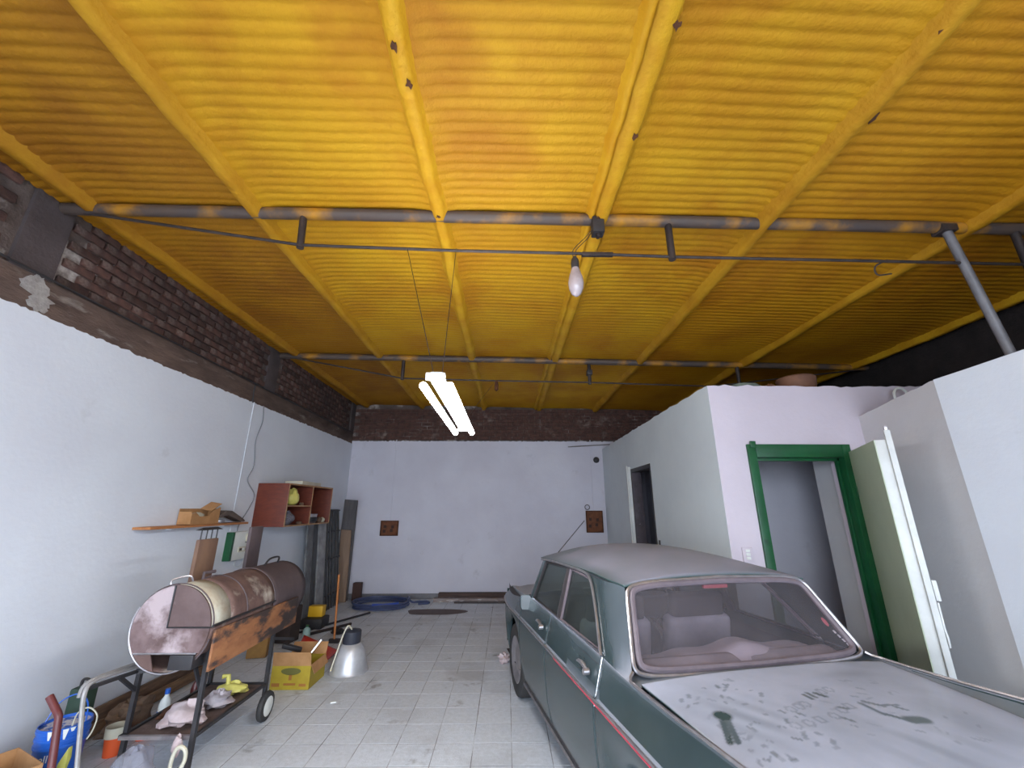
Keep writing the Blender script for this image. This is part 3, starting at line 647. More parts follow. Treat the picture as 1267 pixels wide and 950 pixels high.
# window lines: door frame rear edge and rear window edge
DOORL = [(2.41, .975), (2.52, 1.08), (2.64, 1.20), (2.74, 1.28), (2.84, 1.318)]
def rw(a, b, off=0):
    hw = lerp(.672, .575, b); return C3(a * hw, lerp(2.118, 2.335, b) + .012 * a * a + off * .8, lerp(.985, 1.325, b) + .022 * (1 - a * a) * b + off * .55 - .010 * (1 - a * a) * (1 - b))
for s in (-1, 1):
    def cp(k, q):
        if k < 0: tq = lerp(2.41, 2.06, q); return C3(s * sinterp(tq, RLAT), tq, sinterp(tq, RIDGE) - .004)
        A_ = Vector(C3(s * gl_(DOORL[k][1]), DOORL[k][0], DOORL[k][1]))
        B_ = Vector(rw(s * 1.045, [-.02, .30, .60, .86, 1.0][k]))
        p = A_.lerp(B_, q); p.x += s * .018 * math.sin(q * math.pi); return tuple(p)
    o = MB().grid(cp, list(range(-1, 5)), [0, .2, .4, .6, .8, 1]).build('c_pillar', PAINT, car, local=True, fix=False, sharp=60)
    if s < 0: o.data.flip_normals()
    # pillars
    P_ = lambda t, z, q=0: C3(s * (gl_(z) + q), t, z)
    MB().bar(P_(3.93, .97, -.01), P_(3.83, 1.31, -.01), .045, .06, (0, 1, 0)).build('a_pillar', PAINT, car, bevel=.01, local=True)
    MB().bar(P_(3.17, .97, -.012), P_(3.225, 1.32, -.012), .03, .085, (0, 1, 0)).build('b_pillar', DARKI, car, bevel=.008, local=True)
    # drip rail running down to the belt
    MB().tube(curve([P_(3.90, 1.298, .016), P_(3.6, 1.316, .016), P_(3.2, 1.326, .016), P_(2.9, 1.328, .016), P_(2.78, 1.305, .014), P_(2.66, 1.215, .012), P_(2.53, 1.09, .01), P_(2.415, .972, .01)], 5), .009, 6).build('drip_rail', DULLCHROME, car, local=True)
    MB().tube([C3(s * (Wd(DR_) - .002 if z < .78 else lerp(Wd(DR_) - .01, .735, (z - .78) / .2)), DR_, z) for z in (.97, .93, .88, .83, .79, .75)], .004, 6).build('door_edge_trim', CHROME, car, local=True)
    for nm, poly in (('rear_side_window', [(3.13, .982), (2.455, .978), (2.56, 1.09), (2.67, 1.20), (2.765, 1.275), (2.83, 1.30), (3.18, 1.308)]), ('front_side_window', [(3.215, .984), (3.885, .984), (3.80, 1.285), (3.25, 1.308)])):
        wd = MB().prism(poly, lambda a, b, h: C3(s * (gl_(b) - .012 - h), a, b), 0, .004).build(nm, SIDEG, car, local=True)
        k = len(poly); pp_ = [C3(s * (gl_(b) - .004), a, b) for a, b in poly]
        MB().tube(pp_, .012, 6, closed=True).build('window_frame', DARKI if nm[0] == 'f' else GASKET, wd, local=True)
    MB().tube([P_(t, .982, .004) for t in lspace(2.42, 3.9, 8)], .007, 6).build('belt_trim', CHROME, car, local=True)
# rear window
nseg = 96; loop = []
for q in range(nseg):
    a = 2 * math.pi * q / nseg; c_, s_ = math.cos(a), math.sin(a); e = 2 / 12.0
    loop.append((math.copysign(abs(c_) ** e, c_), .5 + .5 * math.copysign(abs(s_) ** e, s_)))
us = lspace(-.985, .985, 24)
rwn = MB().grid(lambda a, b: rw(a, b), us, lspace(.02, .98, 10)).build('rear_window', WINDG, car, local=True)
MB().tube([rw(a * .985, .5 + (b - .5) * .97, -.006) for a, b in loop], .017, 8, closed=True).build('rubber_gasket', GASKET, rwn, local=True)
MB().tube([rw(a * 1.035, .5 + (b - .5) * 1.075, -.010) for a, b in loop], .011, 8, closed=True).build('chrome_trim', DULLCHROME, rwn, local=True)
stk = MB(); stk.prism([(.90 + .022 * math.cos(i * .628), .38 + .06 * math.sin(i * .628)) for i in range(10)], lambda a, b, h: rw(a, b, .006 + h), 0, .001)
stk.build('sticker', REDMIR, rwn, local=True)
for k in range(4): MB().prism([(.905 + .012 * k, .27 - .055 * k), (.925 + .012 * k, .27 - .055 * k), (.93 + .012 * k, .23 - .055 * k), (.908 + .012 * k, .23 - .055 * k)], lambda a, b, h: rw(a, b, .006 + h), 0, .001).build('sticker_mark', WHITEP, rwn, local=True)
# windscreen
wsn = MB().grid(lambda a, b: C3(a * lerp(.68, .575, b), lerp(4.16, 3.92, b) - .07 * a * a, lerp(.985, 1.33, b) + .02 * (1 - a * a)), lspace(-1, 1, 20), lspace(0, 1, 8)).build('windscreen', SIDEG, car, local=True)
# interior
rs = MB().obox(C3(0, 2.52, .46), (1.24, .5, .20)).build('rear_seat', SEATM, car, bevel=.05, seg=3, local=True)
for x in (-.32, .32): MB().obox(C3(x, 2.27, .74), (.60, .15, .50), (R(12), 0, 0)).build('seat_back', SEATM, rs, bevel=.05, seg=3, local=True)
for x in (-.33, .33):
    fs_ = MB().obox(C3(x, 3.38, .46), (.54, .5, .18)).build('front_seat', SEATM, car, bevel=.05, seg=3, local=True)
    MB().obox(C3(x, 3.12, .74), (.52, .13, .50), (R(10), 0, 0)).build('seat_back', SEATM, fs_, bevel=.05, seg=3, local=True)
    MB().obox(C3(x, 3.085, 1.03), (.44, .10, .22), (R(10), 0, 0)).build('head_cushion', DARKI, fs_, bevel=.045, seg=3, local=True)
sh = MB().box(-.66, .66, 2.10 - T0, 2.24 - T0, .90, .925).build('parcel_shelf', DARKI, car, bevel=.006, local=True)
cl = MB().grid(lambda l, t: C3(l, t, .928 + (.062 + .022 * math.sin(l * 7 + 1) + .012 * math.sin(l * 17)) * math.sin(min(1, (t - 2.15) / .20) * math.pi * .62)), lspace(-.60, .56, 40), lspace(2.15, 2.42, 12)).build('shelf_cloth', mat('pale_shelf_cloth', (206, 203, 210), (190, 186, 192), 6, .9), sh, local=True)
MB().obox(C3(0, 4.0, .86), (1.3, .22, .2)).build('dashboard', DARKI, car, bevel=.04, seg=3, local=True)
MB().tube([C3(-.36 + .19 * math.cos(a), 3.72 + .10 * math.sin(a), .90 + .16 * math.sin(a)) for a in [i * .3142 for i in range(20)]], .012, 8, closed=True).build('steering_wheel', DARKI, car, local=True)
MB().obox(C3(.06, 2.46, 1.285), (.17, .02, .022)).build('red_roof_bar', REDMIR, car, bevel=.006, local=True)
MB().obox(C3(.02, 3.78, 1.22), (.24, .03, .06)).build('rear_view_mirror', DARKI, car, bevel=.012, local=True)
MB().tube([C3(.02, 3.80, 1.29), C3(.02, 3.9, 1.34)], .008, 6).build('mirror_stem', CHROME, car, local=True)
# wing mirror, aerial
wm = MB().tube([C3(-.74, 3.93, .90), C3(-.77, 3.94, .92), C3(-.785, 3.94, .94)], .009, 8).build('mirror_arm', CHROME, car, local=True)
MB().prism([(-.785 + .050 * math.copysign(abs(math.cos(a)) ** .55, math.cos(a)), 0.945 + .062 * math.copysign(abs(math.sin(a)) ** .55, math.sin(a))) for a in [i * .3142 for i in range(20)]], lambda a, b, h: C3(a, 3.92 + h, b), 0, .035).build('wing_mirror', PAINT, wm, bevel=.008, local=True)
MB().prism([(-.785 + .046 * math.copysign(abs(math.cos(a)) ** .55, math.cos(a)), 0.945 + .057 * math.copysign(abs(math.sin(a)) ** .55, math.sin(a))) for a in [i * .3142 for i in range(20)]], lambda a, b, h: C3(a, 3.915 + h, b), 0, .004).build('mirror_glass', MIRG, wm, local=True)
MB().tube([C3(-.52, 3.84, 1.335), C3(-.204, 3.90, 1.63)], .004, 6).build('aerial', STEEL, car, local=True)
MB().lathe([(.014, 1.325), (.012, 1.345), (.006, 1.36), (0, 1.362)], C3(-.52, 3.84, -.01), n=10).build('aerial_base', CHROME, car, local=True)
# wheels
for s in (-1, 1):
    for tc, lw in ((TW_R, .64), (TW_F, .66)):
        o0 = C3(s * lw, tc, WR)
        wh = MB().lathe([(.20, -.075), (.26, -.085), (.302, -.072), (WR, -.045), (WR, .045), (.302, .072), (.26, .085), (.20, .075)], o0, 'x', 40).build('wheel', RUBBER, car, local=True)
        MB().lathe([(0, s * .052), (.05, s * .062), (.10, s * .058), (.13, s * .045), (.16, s * .06), (.195, s * .078), (.205, s * .072), (.20, -s * .06)], o0, 'x', 36).build('hub_cap', DULLCHROME, wh, local=True)
        if s: MB().lathe([(0, -s * .06), (.20, -s * .06)], o0, 'x', 24).build('rim', DARKI, wh, local=True)

# ------------------------------------------------------------------ lamps
fl = thing('fluorescent_light', (-.33, 2.35, 2.28), 'lit twin-tube fluorescent lamp hanging on thin wires in mid room', 'lamp')
FY0, FY1, FZ = 1.80, 3.12, 2.30
MB().box(-.358, -.302, FY0, FY1, FZ + .014, FZ + .055).build('housing', ALU, fl, bevel=.006)
for x in (-.392, -.268):
    MB().tube([(x, FY0 + .03, FZ - .005), (x, FY1 - .03, FZ - .005)], .018, 12).build('tube', TUBE, fl)
for y in (FY0 - .02, FY1 - .03): MB().box(-.375, -.285, y, y + .03, FZ + .012, FZ + .045).build('end_cap', WHITEP, fl, bevel=.006)
MB().tube([(-.35, FY0 + .05, FZ + .06), (-.76, 2.668, 3.63)], .0022, 5).build('wire', STEEL, fl)
MB().tube([(-.31, FY0 + .05, FZ + .06), (-.39, 2.668, 3.63)], .0022, 5).build('wire', STEEL, fl)
MB().tube([(-.33, FY1 - .1, FZ + .06), (-.16, 5.82, 3.58)], .0018, 5).build('wire', STEEL, fl)
bu = thing('hanging_bulb', (.505, 2.66, 3.4), 'large unlit frosted bulb hanging in a dark socket from the nearest truss', 'bulb')
MB().lathe([(0, 3.225), (.012, 3.227), (.034, 3.245), (.052, 3.285), (.058, 3.33), (.053, 3.375), (.040, 3.42), (.028, 3.455), (.026, 3.475), (0, 3.475)], (.505, 2.66, 0), n=24).build('glass_bulb', BULBG, bu)
MB().lathe([(0, 3.565), (.010, 3.562), (.018, 3.548), (.028, 3.53), (.031, 3.50), (.030, 3.462), (.024, 3.455)], (.505, 2.66, 0), n=16).build('socket', BLACK, bu)
for dx in (-.012, .012): MB().tube(curve([(.505 + dx, 2.66, 3.56), (.51 + dx, 2.655, 3.62), (.60 + dx, 2.65, 3.72), (.655, 2.645, 3.80)], 5), .003, 5).build('wire', BLACK, bu)

# ------------------------------------------------------------------ left wall
MB_ = MB
sh = thing('wall_shelf', (XL + .08, 4.75, 1.55), 'orange wooden board shelf on the left wall carrying a torn box', 'shelf')
MB().box(XL + .001, XL + .17, 4.0, 5.48, 1.555, 1.578).build('board', WOOD, sh, bevel=.003)
for y in (4.4, 5.2): MB().box(XL + .0005, XL + .05, y, y + .02, 1.538, 1.554).build('bracket', WHITE, sh)
bx = thing('torn_cardboard_box', (XL + .09, 4.72, 1.579), 'small torn cardboard box on the orange wall shelf', 'box')
b = MB(); b.box(XL + .02, XL + .155, 4.50, 4.93, 1.579, 1.583); b.box(XL + .015, XL + .022, 4.5, 4.93, 1.579, 1.74); b.prism([(4.5, 1.579), (4.93, 1.579), (4.93, 1.755), (4.82, 1.72), (4.76, 1.665), (4.62, 1.66), (4.56, 1.70), (4.5, 1.69)], lambda a, z, h: (XL + .148 + h, a, z), 0, .006)
b.box(XL + .022, XL + .148, 4.5, 4.506, 1.579, 1.71); b.box(XL + .022, XL + .148, 4.924, 4.93, 1.579, 1.74)
b.build('carton', CARD, bx)
MB().obox((XL + .09, 4.86, 1.765), (.13, .16, .004), (.5, .15, 0)).build('flap', CARD, bx)
b = MB(); blob(b, (XL + .09, 4.66, 1.655), (.05, .11, .045), 4); b.build('paper_wad', CREAM, bx)
b = MB(); b.prism([(4.95, 1.66), (5.05, 1.72), (5.16, 1.715), (5.34, 1.645), (5.44, 1.60), (5.43, 1.582), (5.36, 1.59), (5.22, 1.63), (5.10, 1.665), (4.97, 1.64)], lambda a, z, h: (XL + .04 + h, a, z), 0, .11)
tag(b.build('old_shoe', mat('grey_brown_leather', (100, 86, 78), (78, 68, 64), 8, .7), bevel=.012), 'grey-brown old slipper tilted on the orange wall shelf', 'shoe')
b = MB(); b.lathe([(0, 1.579), (.055, 1.579), (.058, 1.59), (.058, 1.612), (.05, 1.618), (0, 1.618)], (XL + .08, 5.05, 0), n=20); tag(b.build('tin_can', DULLCHROME), 'low round tin under the slipper on the wall shelf', 'tin')

# wall cabinet
CX, CY0, CY1, CZ0, CZ1 = -3.0, 5.84, 7.30, 1.50, 2.075
cb = thing('wall_cabinet', (XL + .2, 6.57, CZ0), 'red-brown open wall cabinet with three compartments', 'cabinet')
th = .02
for y in (CY0, CY1 - th): 
    p = MB().box(XL, CX, y, y + th, CZ0, CZ1).build('side_panel', REDWOOD, cb, bevel=.002)
    MB().box(CX, CX + .004, y, y + th, CZ0, CZ1).build('front_edge', EDGE, p)
for nm, z in (('bottom_panel', CZ0), ('top_panel', CZ1 - th)):
    p = MB().box(XL, CX - .001, CY0 + th, CY1 - th, z, z + th).build(nm, REDWOOD, cb); MB().box(CX - .001, CX + .004, CY0 + th, CY1 - th, z, z + th).build('front_edge', EDGE, p)
MB().box(XL + .001, XL + .012, CY0 + th, CY1 - th, CZ0 + th, CZ1 - th).build('back_panel', REDWOOD, cb)
p = MB().box(XL + .012, CX - .002, 6.56, 6.58, CZ0 + th, CZ1 - th).build('divider', REDWOOD, cb); MB().box(CX - .002, CX + .004, 6.56, 6.58, CZ0 + th, CZ1 - th).build('front_edge', EDGE, p)
p = MB().box(XL + .012, CX - .002, CY0 + th, 6.56, 1.765, 1.783).build('inner_shelf', REDWOOD, cb); MB().box(CX - .002, CX + .004, CY0 + th, 6.56, 1.765, 1.783).build('front_edge', EDGE, p)
b = MB(); b.box(-3.32, -3.06, 6.32, 6.95, CZ1 + .001, CZ1 + .06); tag(b.build('flat_carton', CREAM, bevel=.006), 'flat cream carton on top of the red-brown cabinet', 'box')
b = MB(); blob(b, (-3.10, 6.16, 1.89), (.085, .11, .12), 6, .16, flat=1.7835); tag(b.build('yellow_bag', YBAG), 'pale yellow bag in the cabinet upper left compartment', 'bag')
b = MB(); blob(b, (-3.09, 6.10, 1.60), (.075, .11, .09), 9, .3, flat=1.5205); tag(b.build('clear_plastic_bag', BAGG), 'crumpled clear plastic bag in the cabinet lower left compartment', 'bag')
for k, (x, y, z, r, h, lb_) in enumerate([(-3.06, 6.38, 1.7835, .03, .04, 'small brown jar on the cabinet inner shelf'), (-3.08, 6.42, 1.5205, .04, .035, 'low brown jar in the cabinet lower left compartment')]):
    tag(MB().lathe([(0, z), (r, z), (r * 1.05, z + h * .7), (r * .7, z + h), (0, z + h)], (x, y, 0), n=16).build('small_jar', PLANK), lb_, 'jar')
pt = thing('cooking_pot', (-3.12, 6.80, 1.5205), 'round metal cooking pot in the cabinet right compartment', 'pot')
MB().lathe([(0, 1.5205), (.10, 1.5205), (.115, 1.54), (.12, 1.64), (.125, 1.645), (.125, 1.655), (.115, 1.65), (.11, 1.54), (0, 1.535)], (-3.12, 6.80, 0), n=28).build('pan', DULLCHROME, pt)
MB().lathe([(.121, 1.54), (.122, 1.61)], (-3.12, 6.80, 0), n=28).build('dark_band', BLACK, pt)
for y, r, c_ in ((7.05, .045, PLANK), (7.17, .04, CREAM)):
    b = MB(); blob(b, (-3.06, y, 1.5205 + r * .9), (r, r, r), int(y * 100), .1, flat=1.5205); tag(b.build('small_bundle', c_), 'small %s bundle at the cabinet right end' % ('brown' if c_ is PLANK else 'cream'), 'bundle')
# electrical panel
ep = thing('electrical_panel', (XL + .04, 5.62, 1.11), 'white electrical box with a green side on the left wall', 'electrical box')
MB().box(XL, XL + .085, 5.36, 5.40, 1.13, 1.46).build('green_side', GREEN, ep, bevel=.003)
MB().box(XL, XL + .085, 5.401, 5.92, 1.13, 1.46).build('case', WHITEP, ep, bevel=.006)
p = MB().box(XL + .085, XL + .095, 5.50, 5.82, 1.22, 1.28).build('switch_row', CREAM, ep, bevel=.002)
for k in range(5): MB().box(XL + .095, XL + .104, 5.515 + .06 * k, 5.55 + .06 * k, 1.235, 1.265).build('switch', WHITEP if k % 2 else STEEL, p, bevel=.002)
MB().box(XL + .085, XL + .105, 5.62, 5.74, 1.34, 1.43).build('meter', CREAM, ep, bevel=.008)
MB().box(XL + .085, XL + .089, 5.62, 5.70, 1.325, 1.333).build('label_line', BLACK, ep); MB().box(XL + .085, XL + .089, 5.72, 5.80, 1.155, 1.163).build('label_line', BLACK, ep)
tag(MB().tube(curve([(XL + .01, 5.62, 1.128), (XL + .012, 5.60, 1.06), (XL + .012, 5.68, 1.03), (XL + .012, 5.76, 1.07), (XL + .01, 5.80, 1.128)], 6), .004, 6).build('cable_loop', WHITEP), 'thin cable loop hanging under the electrical box', 'cable')
tag(MB().box(XL + .0005, XL +   .008, 5.405, 5.420, 1.47, 3.12).build('white_conduit', WHITE, bevel=.004), 'straight white conduit running up the left wall from the electrical box', 'conduit')
tag(MB().tube(curve([(XL + .010, 5.62, 3.12), (XL + .010, 5.66, 2.9), (XL + .012, 5.58, 2.62), (XL + .012, 5.64, 2.3), (XL + .012, 5.56, 2.1), (XL + .014, 5.76, 1.92), (XL + .014, 5.70, 1.75), (XL + .012, 5.56, 1.56), (XL + .010, 5.54, 1.466)], 6), .006, 6).build('loose_cord', mat('grey_cord', (122, 124, 130), None, rough=.5)), 'loose grey cord winding down the left wall into the electrical box', 'cord')
tag(MB().tube([(XL + .014, 1.2, 3.40), (XL + .014, 3.1, 3.378), (XL + .014, 5.35, 3.358), (XL + .014, 9.05, 3.33)], .009, 8).build('long_cable', BLACK), 'long dark cable along the brick band of the left wall', 'cable')
tag(MB().tube([(XL + .008, 5.36, 3.36), (XL + .006, 5.35, 3.25), (XL + .008, 5.37, 3.10)], .007, 6).build('cable_drop', BLACK), 'short dark cable dropping from the long cable', 'cable')

# ------------------------------------------------------------------ back wall things
for (x0, x1, z0, z1, lab) in ((-2.64, -2.27, 1.19, 1.49, 'rusty square wall box on the back wall, left one'), (1.68, 2.035, 1.25, 1.69, 'rusty square wall box on the back wall near the car, right one')):
    q = thing('wall_box', ((x0 + x1) / 2, YB - .02, z0), lab, 'electrical box', 'rusty boxes on the back wall')
    RB = mat('rusty_brown_box', (120, 72, 44), (92, 52, 32), 12, .8, bump=.3)
    MB().box(x0, x1, YB - .02, YB, z0, z1).build('back_plate', RB, q, bevel=.003)
    for a in ((x0, x0 + .018, z0, z1), (x1 - .018, x1, z0, z1)): MB().box(a[0], a[1], YB - .05, YB - .0205, a[2], a[3]).build('rim', RUST, q, bevel=.003)
    for a in ((z0, z0 + .018), (z1 - .018, z1)): MB().box(x0 + .0185, x1 - .0185, YB - .05, YB - .0205, a[0], a[1]).build('rim', RUST, q, bevel=.003)
    for (u, v) in ((.25, .6), (.22, .3), (.62, .35), (.68, .58)):
        cx, cz = lerp(x0, x1, u), lerp(z0, z1, v); MB().box(cx - .028, cx + .028, YB - .032, YB - .0205, cz - .03, cz + .03).build('terminal', mat('dark_brown_terminal', (62, 40, 32), None, rough=.8), q, bevel=.004)
    tag(MB().box((x0 + x1) / 2 - .009, (x0 + x1) / 2 + .009, YB - .014, YB, z1 + .002, 3.2).build('thin_conduit', BACKW, bevel=.003), 'thin wall-coloured conduit above the %s' % ('left rusty box' if x0 < 0 else 'right rusty box'), 'conduit')
tag(MB().tube([(1.72 + .05 * math.cos(a), YB - .012, 1.76 + .05 * math.sin(a)) for a in [i * .45 for i in range(14)]], .008, 6, closed=True).build('iron_ring', STEEL), 'small iron ring on top of the right rusty wall box', 'ring')
tag(MB().lathe([(0, -.05), (.04, -.048), (.062, -.03), (.068, 0)], (1.975, YB - .0, 2.76), 'y', 20).build('round_fitting', BLACK), 'small round black fitting on the back wall high near the corner', 'fitting')
tag(MB().tube([(1.36, YB - .02, 3.045), (2.45, YB - .02, 3.11)], .012, 6).build('thin_rod', mat('grey_brown_rod', (120, 112, 108), None, rough=.6)), 'thin rod lying across the top of the back wall', 'rod')

# ------------------------------------------------------------------ barbecue drum
BXc, BZc, BR, B0, B1 = -2.315, .955, .268, 3.22, 4.60
bq = thing('barbecue', (-2.34, 3.9, 0), 'rusty oil-drum barbecue on a black steel trolley by the left wall', 'barbecue')
def ring(r, y, a0, a1, n=30): return [(BXc + r * math.cos(R(lerp(a0, a1, i / n))), y, BZc + r * math.sin(R(lerp(a0, a1, i / n)))) for i in range(n + 1)]
def shell(name, m, y0, y1, r, a0=0, a1=360, parent=None, sol=.006):
    mb = MB(); ys = lspace(y0, y1, max(2, int((y1 - y0) / .06)))
    mb.grid(lambda i, y: ring(r, y, a0, a1, 40)[i], list(range(41)), ys); return mb.build(name, m, parent or bq, solid=sol, fix=False)
shell('drum', DRUM, B0, 4.02, BR, 92, 360)
ld = shell('lid', DRUM, B0 + .20, 4.02, BR + .006, 1, 91)
shell('bare_band', DRUMW, B0 + .002, B0 + .20, BR + .006, 1, 91, ld)
MB().tube([(BXc + BR + .012, y, BZc + .01) for y in (B0, 4.02)], .008, 6).build('lid_edge', BLACK, ld)
shell('firebox', DRUMD, 4.02, B1, BR + .004)
for y in (4.02, 3.62, B0 + .01): MB().tube(ring(BR + .008, y, 0, 345, 36), .006, 6).build('hoop', DRUMD, bq)
# far cap (domed) and near cap with its parts
MB().lathe([(0, B1 + .05), (.12, B1 + .04), (.22, B1 + .02), (BR + .004, B1)], (BXc, 0, BZc), 'y', 36).build('firebox_end', DRUMD, bq)
def seg(pts, y0, y1, name, m, par=None): return MB().prism(pts, lambda a, z, h: (a, h, z), y0, y1).build(name, m, par or bq)
arc = lambda a0, a1, r=BR, n=24: [(BXc + r * math.cos(R(lerp(a0, a1, i / n))), BZc + r * math.sin(R(lerp(a0, a1, i / n)))) for i in range(n + 1)]
ec = seg(arc(93, 333) , B0 - .012, B0, 'end_cap', CAPM) if False else None
ec = seg([(BXc - .02, BZc + .005)] + arc(94, 214) + [(BXc + BR * math.cos(R(326)), BZc + BR * math.sin(R(326)))] + arc(327, 361), B0 - .012, B0, 'end_cap', CAPM)
seg([(BXc - .018, BZc + .008)] + arc(2, 93, BR + .004), B0 - .016, B0 - .004, 'lid_end', mat('brown_lid_end', (104, 84, 82), (88, 68, 66), 5, .7, bump=.15, stain=((150, 136, 136), 3, .6, .75)), ld)
MB().tube([(BXc - .018, B0 - .02, BZc + BR), (BXc - .018, B0 - .02, BZc + .006), (BXc + BR + .01, B0 - .02, BZc + .006)], .006, 6).build('lid_angle', BLACK, ld)
zl = BZc + BR * math.sin(R(214))
seg([(BXc - .10, zl - .003)] + arc(214.6, 250) + [(BXc - .06, zl - .11)], B0 - .010, B0 - .003, 'rust_plate', DRUM)
MB().tube(ring(BR + .004, B0 - .012, 150, 300, 30), .006, 8).build('rim_hoop', DULLCHROME, bq)
MB().box(BXc + .04, BXc + .20, B0 - .02, B0 + .10, zl - .10, zl - .01).build('ash_box', BLACK, bq, bevel=.006)
MB().tube([(BXc - .21, B0 - .014, zl - .003), (BXc + .21, B0 - .014, zl - .003)], .006, 6).build('draught_bar', DULLCHROME, bq)
# handles on top
MB().tube(curve([(BXc - .08, B0 + .02, BZc + BR - .01), (BXc - .085, B0 + .03, BZc + BR + .03), (BXc - .02, B0 + .10, BZc + BR + .045), (BXc - .0, B0 + .12, BZc + BR)], 5), .007, 6).build('handle', DULLCHROME, bq)
MB().tube([(BXc + .0, B0 + .22, BZc + BR - .01), (BXc + .0, B0 + .22, BZc + BR + .05), (BXc + .03, B0 + .30, BZc + BR + .05)], .012, 8).build('hinge_lug', DRUMD, bq)
MB().tube(curve([(BXc + .02, 4.22, BZc + BR - .01), (BXc + .03, 4.28, BZc + BR + .05), (BXc + .05, 4.36, BZc + BR + .065), (BXc + .04, 4.44, BZc + BR + .05), (BXc + .02, 4.46, BZc + BR)], 5), .009, 6).build('handle', BLACK, bq)
# chimneys at the back of the drum
XC = BXc - .19
c1 = MB().box(XC - .016, XC + .016, 3.57, 3.80, 1.10, 1.50).build('chimney', CHIM, bq, bevel=.008)
for y in (3.595, 3.66, 3.72, 3.785): MB().tube([(XC, y, 1.50), (XC, y, 1.572)], .005, 6).build('cap_rod', BLACK, c1)
MB().add([(XC - .03, 3.56, 1.572), (XC + .03, 3.56, 1.572), (XC + .03, 3.81, 1.572), (XC - .03, 3.81, 1.572), (XC, 3.60, 1.592), (XC, 3.78, 1.592)], [(0, 1, 2, 3), (0, 1, 4), (1, 2, 5, 4), (2, 3, 5), (3, 0, 4, 5)]).build('cap', BLACK, c1)
MB().box(XC - .016, XC + .016, 4.26, 4.46, 1.10, 1.57).build('chimney', DRUMD, bq, bevel=.008)
# hanging wooden board along the right side
bd = MB().prism([(3.235, .685), (4.42, .70), (4.42, .925), (3.24, .935)], lambda a, z, h: (-2.035 + h, a, z), 0, .018).build('side_board', mat('scorched_board', (158, 106, 68), (132, 84, 54), 5, .75, stretch=(3, 1.2, 3), stain=((58, 46, 44), 2.4, .47, .56)), bq, bevel=.003)
# trolley: legs, rails, rack
LX0, LX1, LY0, LY1 = -2.60, -2.11, 3.35, 4.22
for (x, y, z1) in ((LX0, LY0 + .05, .78), (LX1, LY0, .97), (LX0, LY1, .78)): MB().bar((x, y, 0), (x, y, z1), .028, .028).build('leg', BLACK, bq)
MB().bar((LX1, LY1, .10), (LX1, LY1, .80), .028, .028).build('leg', BLACK, bq)
for p, q in (((LX0, LY0, .27), (LX1, LY0, .27)), ((LX0, LY1, .27), (LX1, LY1, .27)), ((LX0, LY0, .27), (LX0, LY1, .27)), ((LX1, LY0, .27), (LX1, LY1, .27))):
    MB().bar(p, q, .022, .022).build('rack_rail', BLACK if p[1] != q[1] or p[1] > 4 else DULLCHROME, bq)
for y in (LY0 + .02, LY1 - .02): MB().bar((LX0, y, .665), (LX1, y, .70), .022, .022).build('cradle', BLACK, bq)
MB().bar((LX0, LY0 + .03, .64), (LX1, LY0 + .25, .66), .02, .02).build('cradle_brace', BLACK, bq)
MB().box(LX0 + .012, LX1 - .012, LY0 + .012, LY1 - .012, .262, .268).build('rack_tray', mat('dirty_tray', (112, 92, 84), (80, 62, 56), 7, .8, bump=.4, stain=((60, 44, 40), 5, .55, .7)), bq)
MB().bar((LX1, LY0, .52), (LX1 - .14, LY0 + .08, .68), .02, .02).build('corner_brace', BLACK, bq); MB().bar((LX0, LY0 + .05, .52), (LX0 - .0, LY0 - .12, .66), .02, .02).build('corner_brace', BLACK, bq)
MB().bar((LX1, LY1, .62), (LX1 + .02, LY1 + .36, .52), .024, .024).build('tow_arm', BLACK, bq)
wl_ = MB().lathe([(0, -.025), (.085, -.025), (.105, -.02), (.112, 0), (.105, .02), (.085, .025), (0, .025)], (LX1 + .035, LY1 - .02, .113), 'x', 26).build('trolley_wheel', RUBBER, bq)
MB().lathe([(0, .032), (.05, .031), (.072, .026)], (LX1 + .035, LY1 - .02, .113), 'x', 20).build('wheel_disc', WHITEP, wl_)
# push-handle tubes bending down towards the camera
MB().tube(curve([(LX0, LY0 + .05, .70), (LX0 - .05, 3.28, .69), (LX0 - .10, 3.17, .675), (LX0 - .125, 3.12, .65), (LX0 - .13, 3.11, .59)], 6), .012, 8).build('handle_tube', GREYT, bq)
MB().tube(curve([(LX0 + .02, LY0 + .03, .68), (LX0 + .0, 3.18, .70), (LX0 - .01, 3.06, .70), (LX0 - .012, 3.01, .66), (LX0 + .02, 3.0, .50), (LX0 + .15, 2.97, 0)], 6), .013, 8).build('handle_tube', GREYT, bq)
MB().bar((LX0, LY0 + .05, .645), (LX0 - .012, 3.03, .67), .02, .02).build('handle_bar', BLACK, bq)
# poker hanging from the board
tag(MB().tube([(-2.16, 4.16, .655), (-2.30, 4.02, .56), (-2.36, 3.96, .52), (-2.40, 3.93, .52)], .007, 6).build('poker', BLACK), 'thin dark poker hanging under the drum above the rack', 'poker')
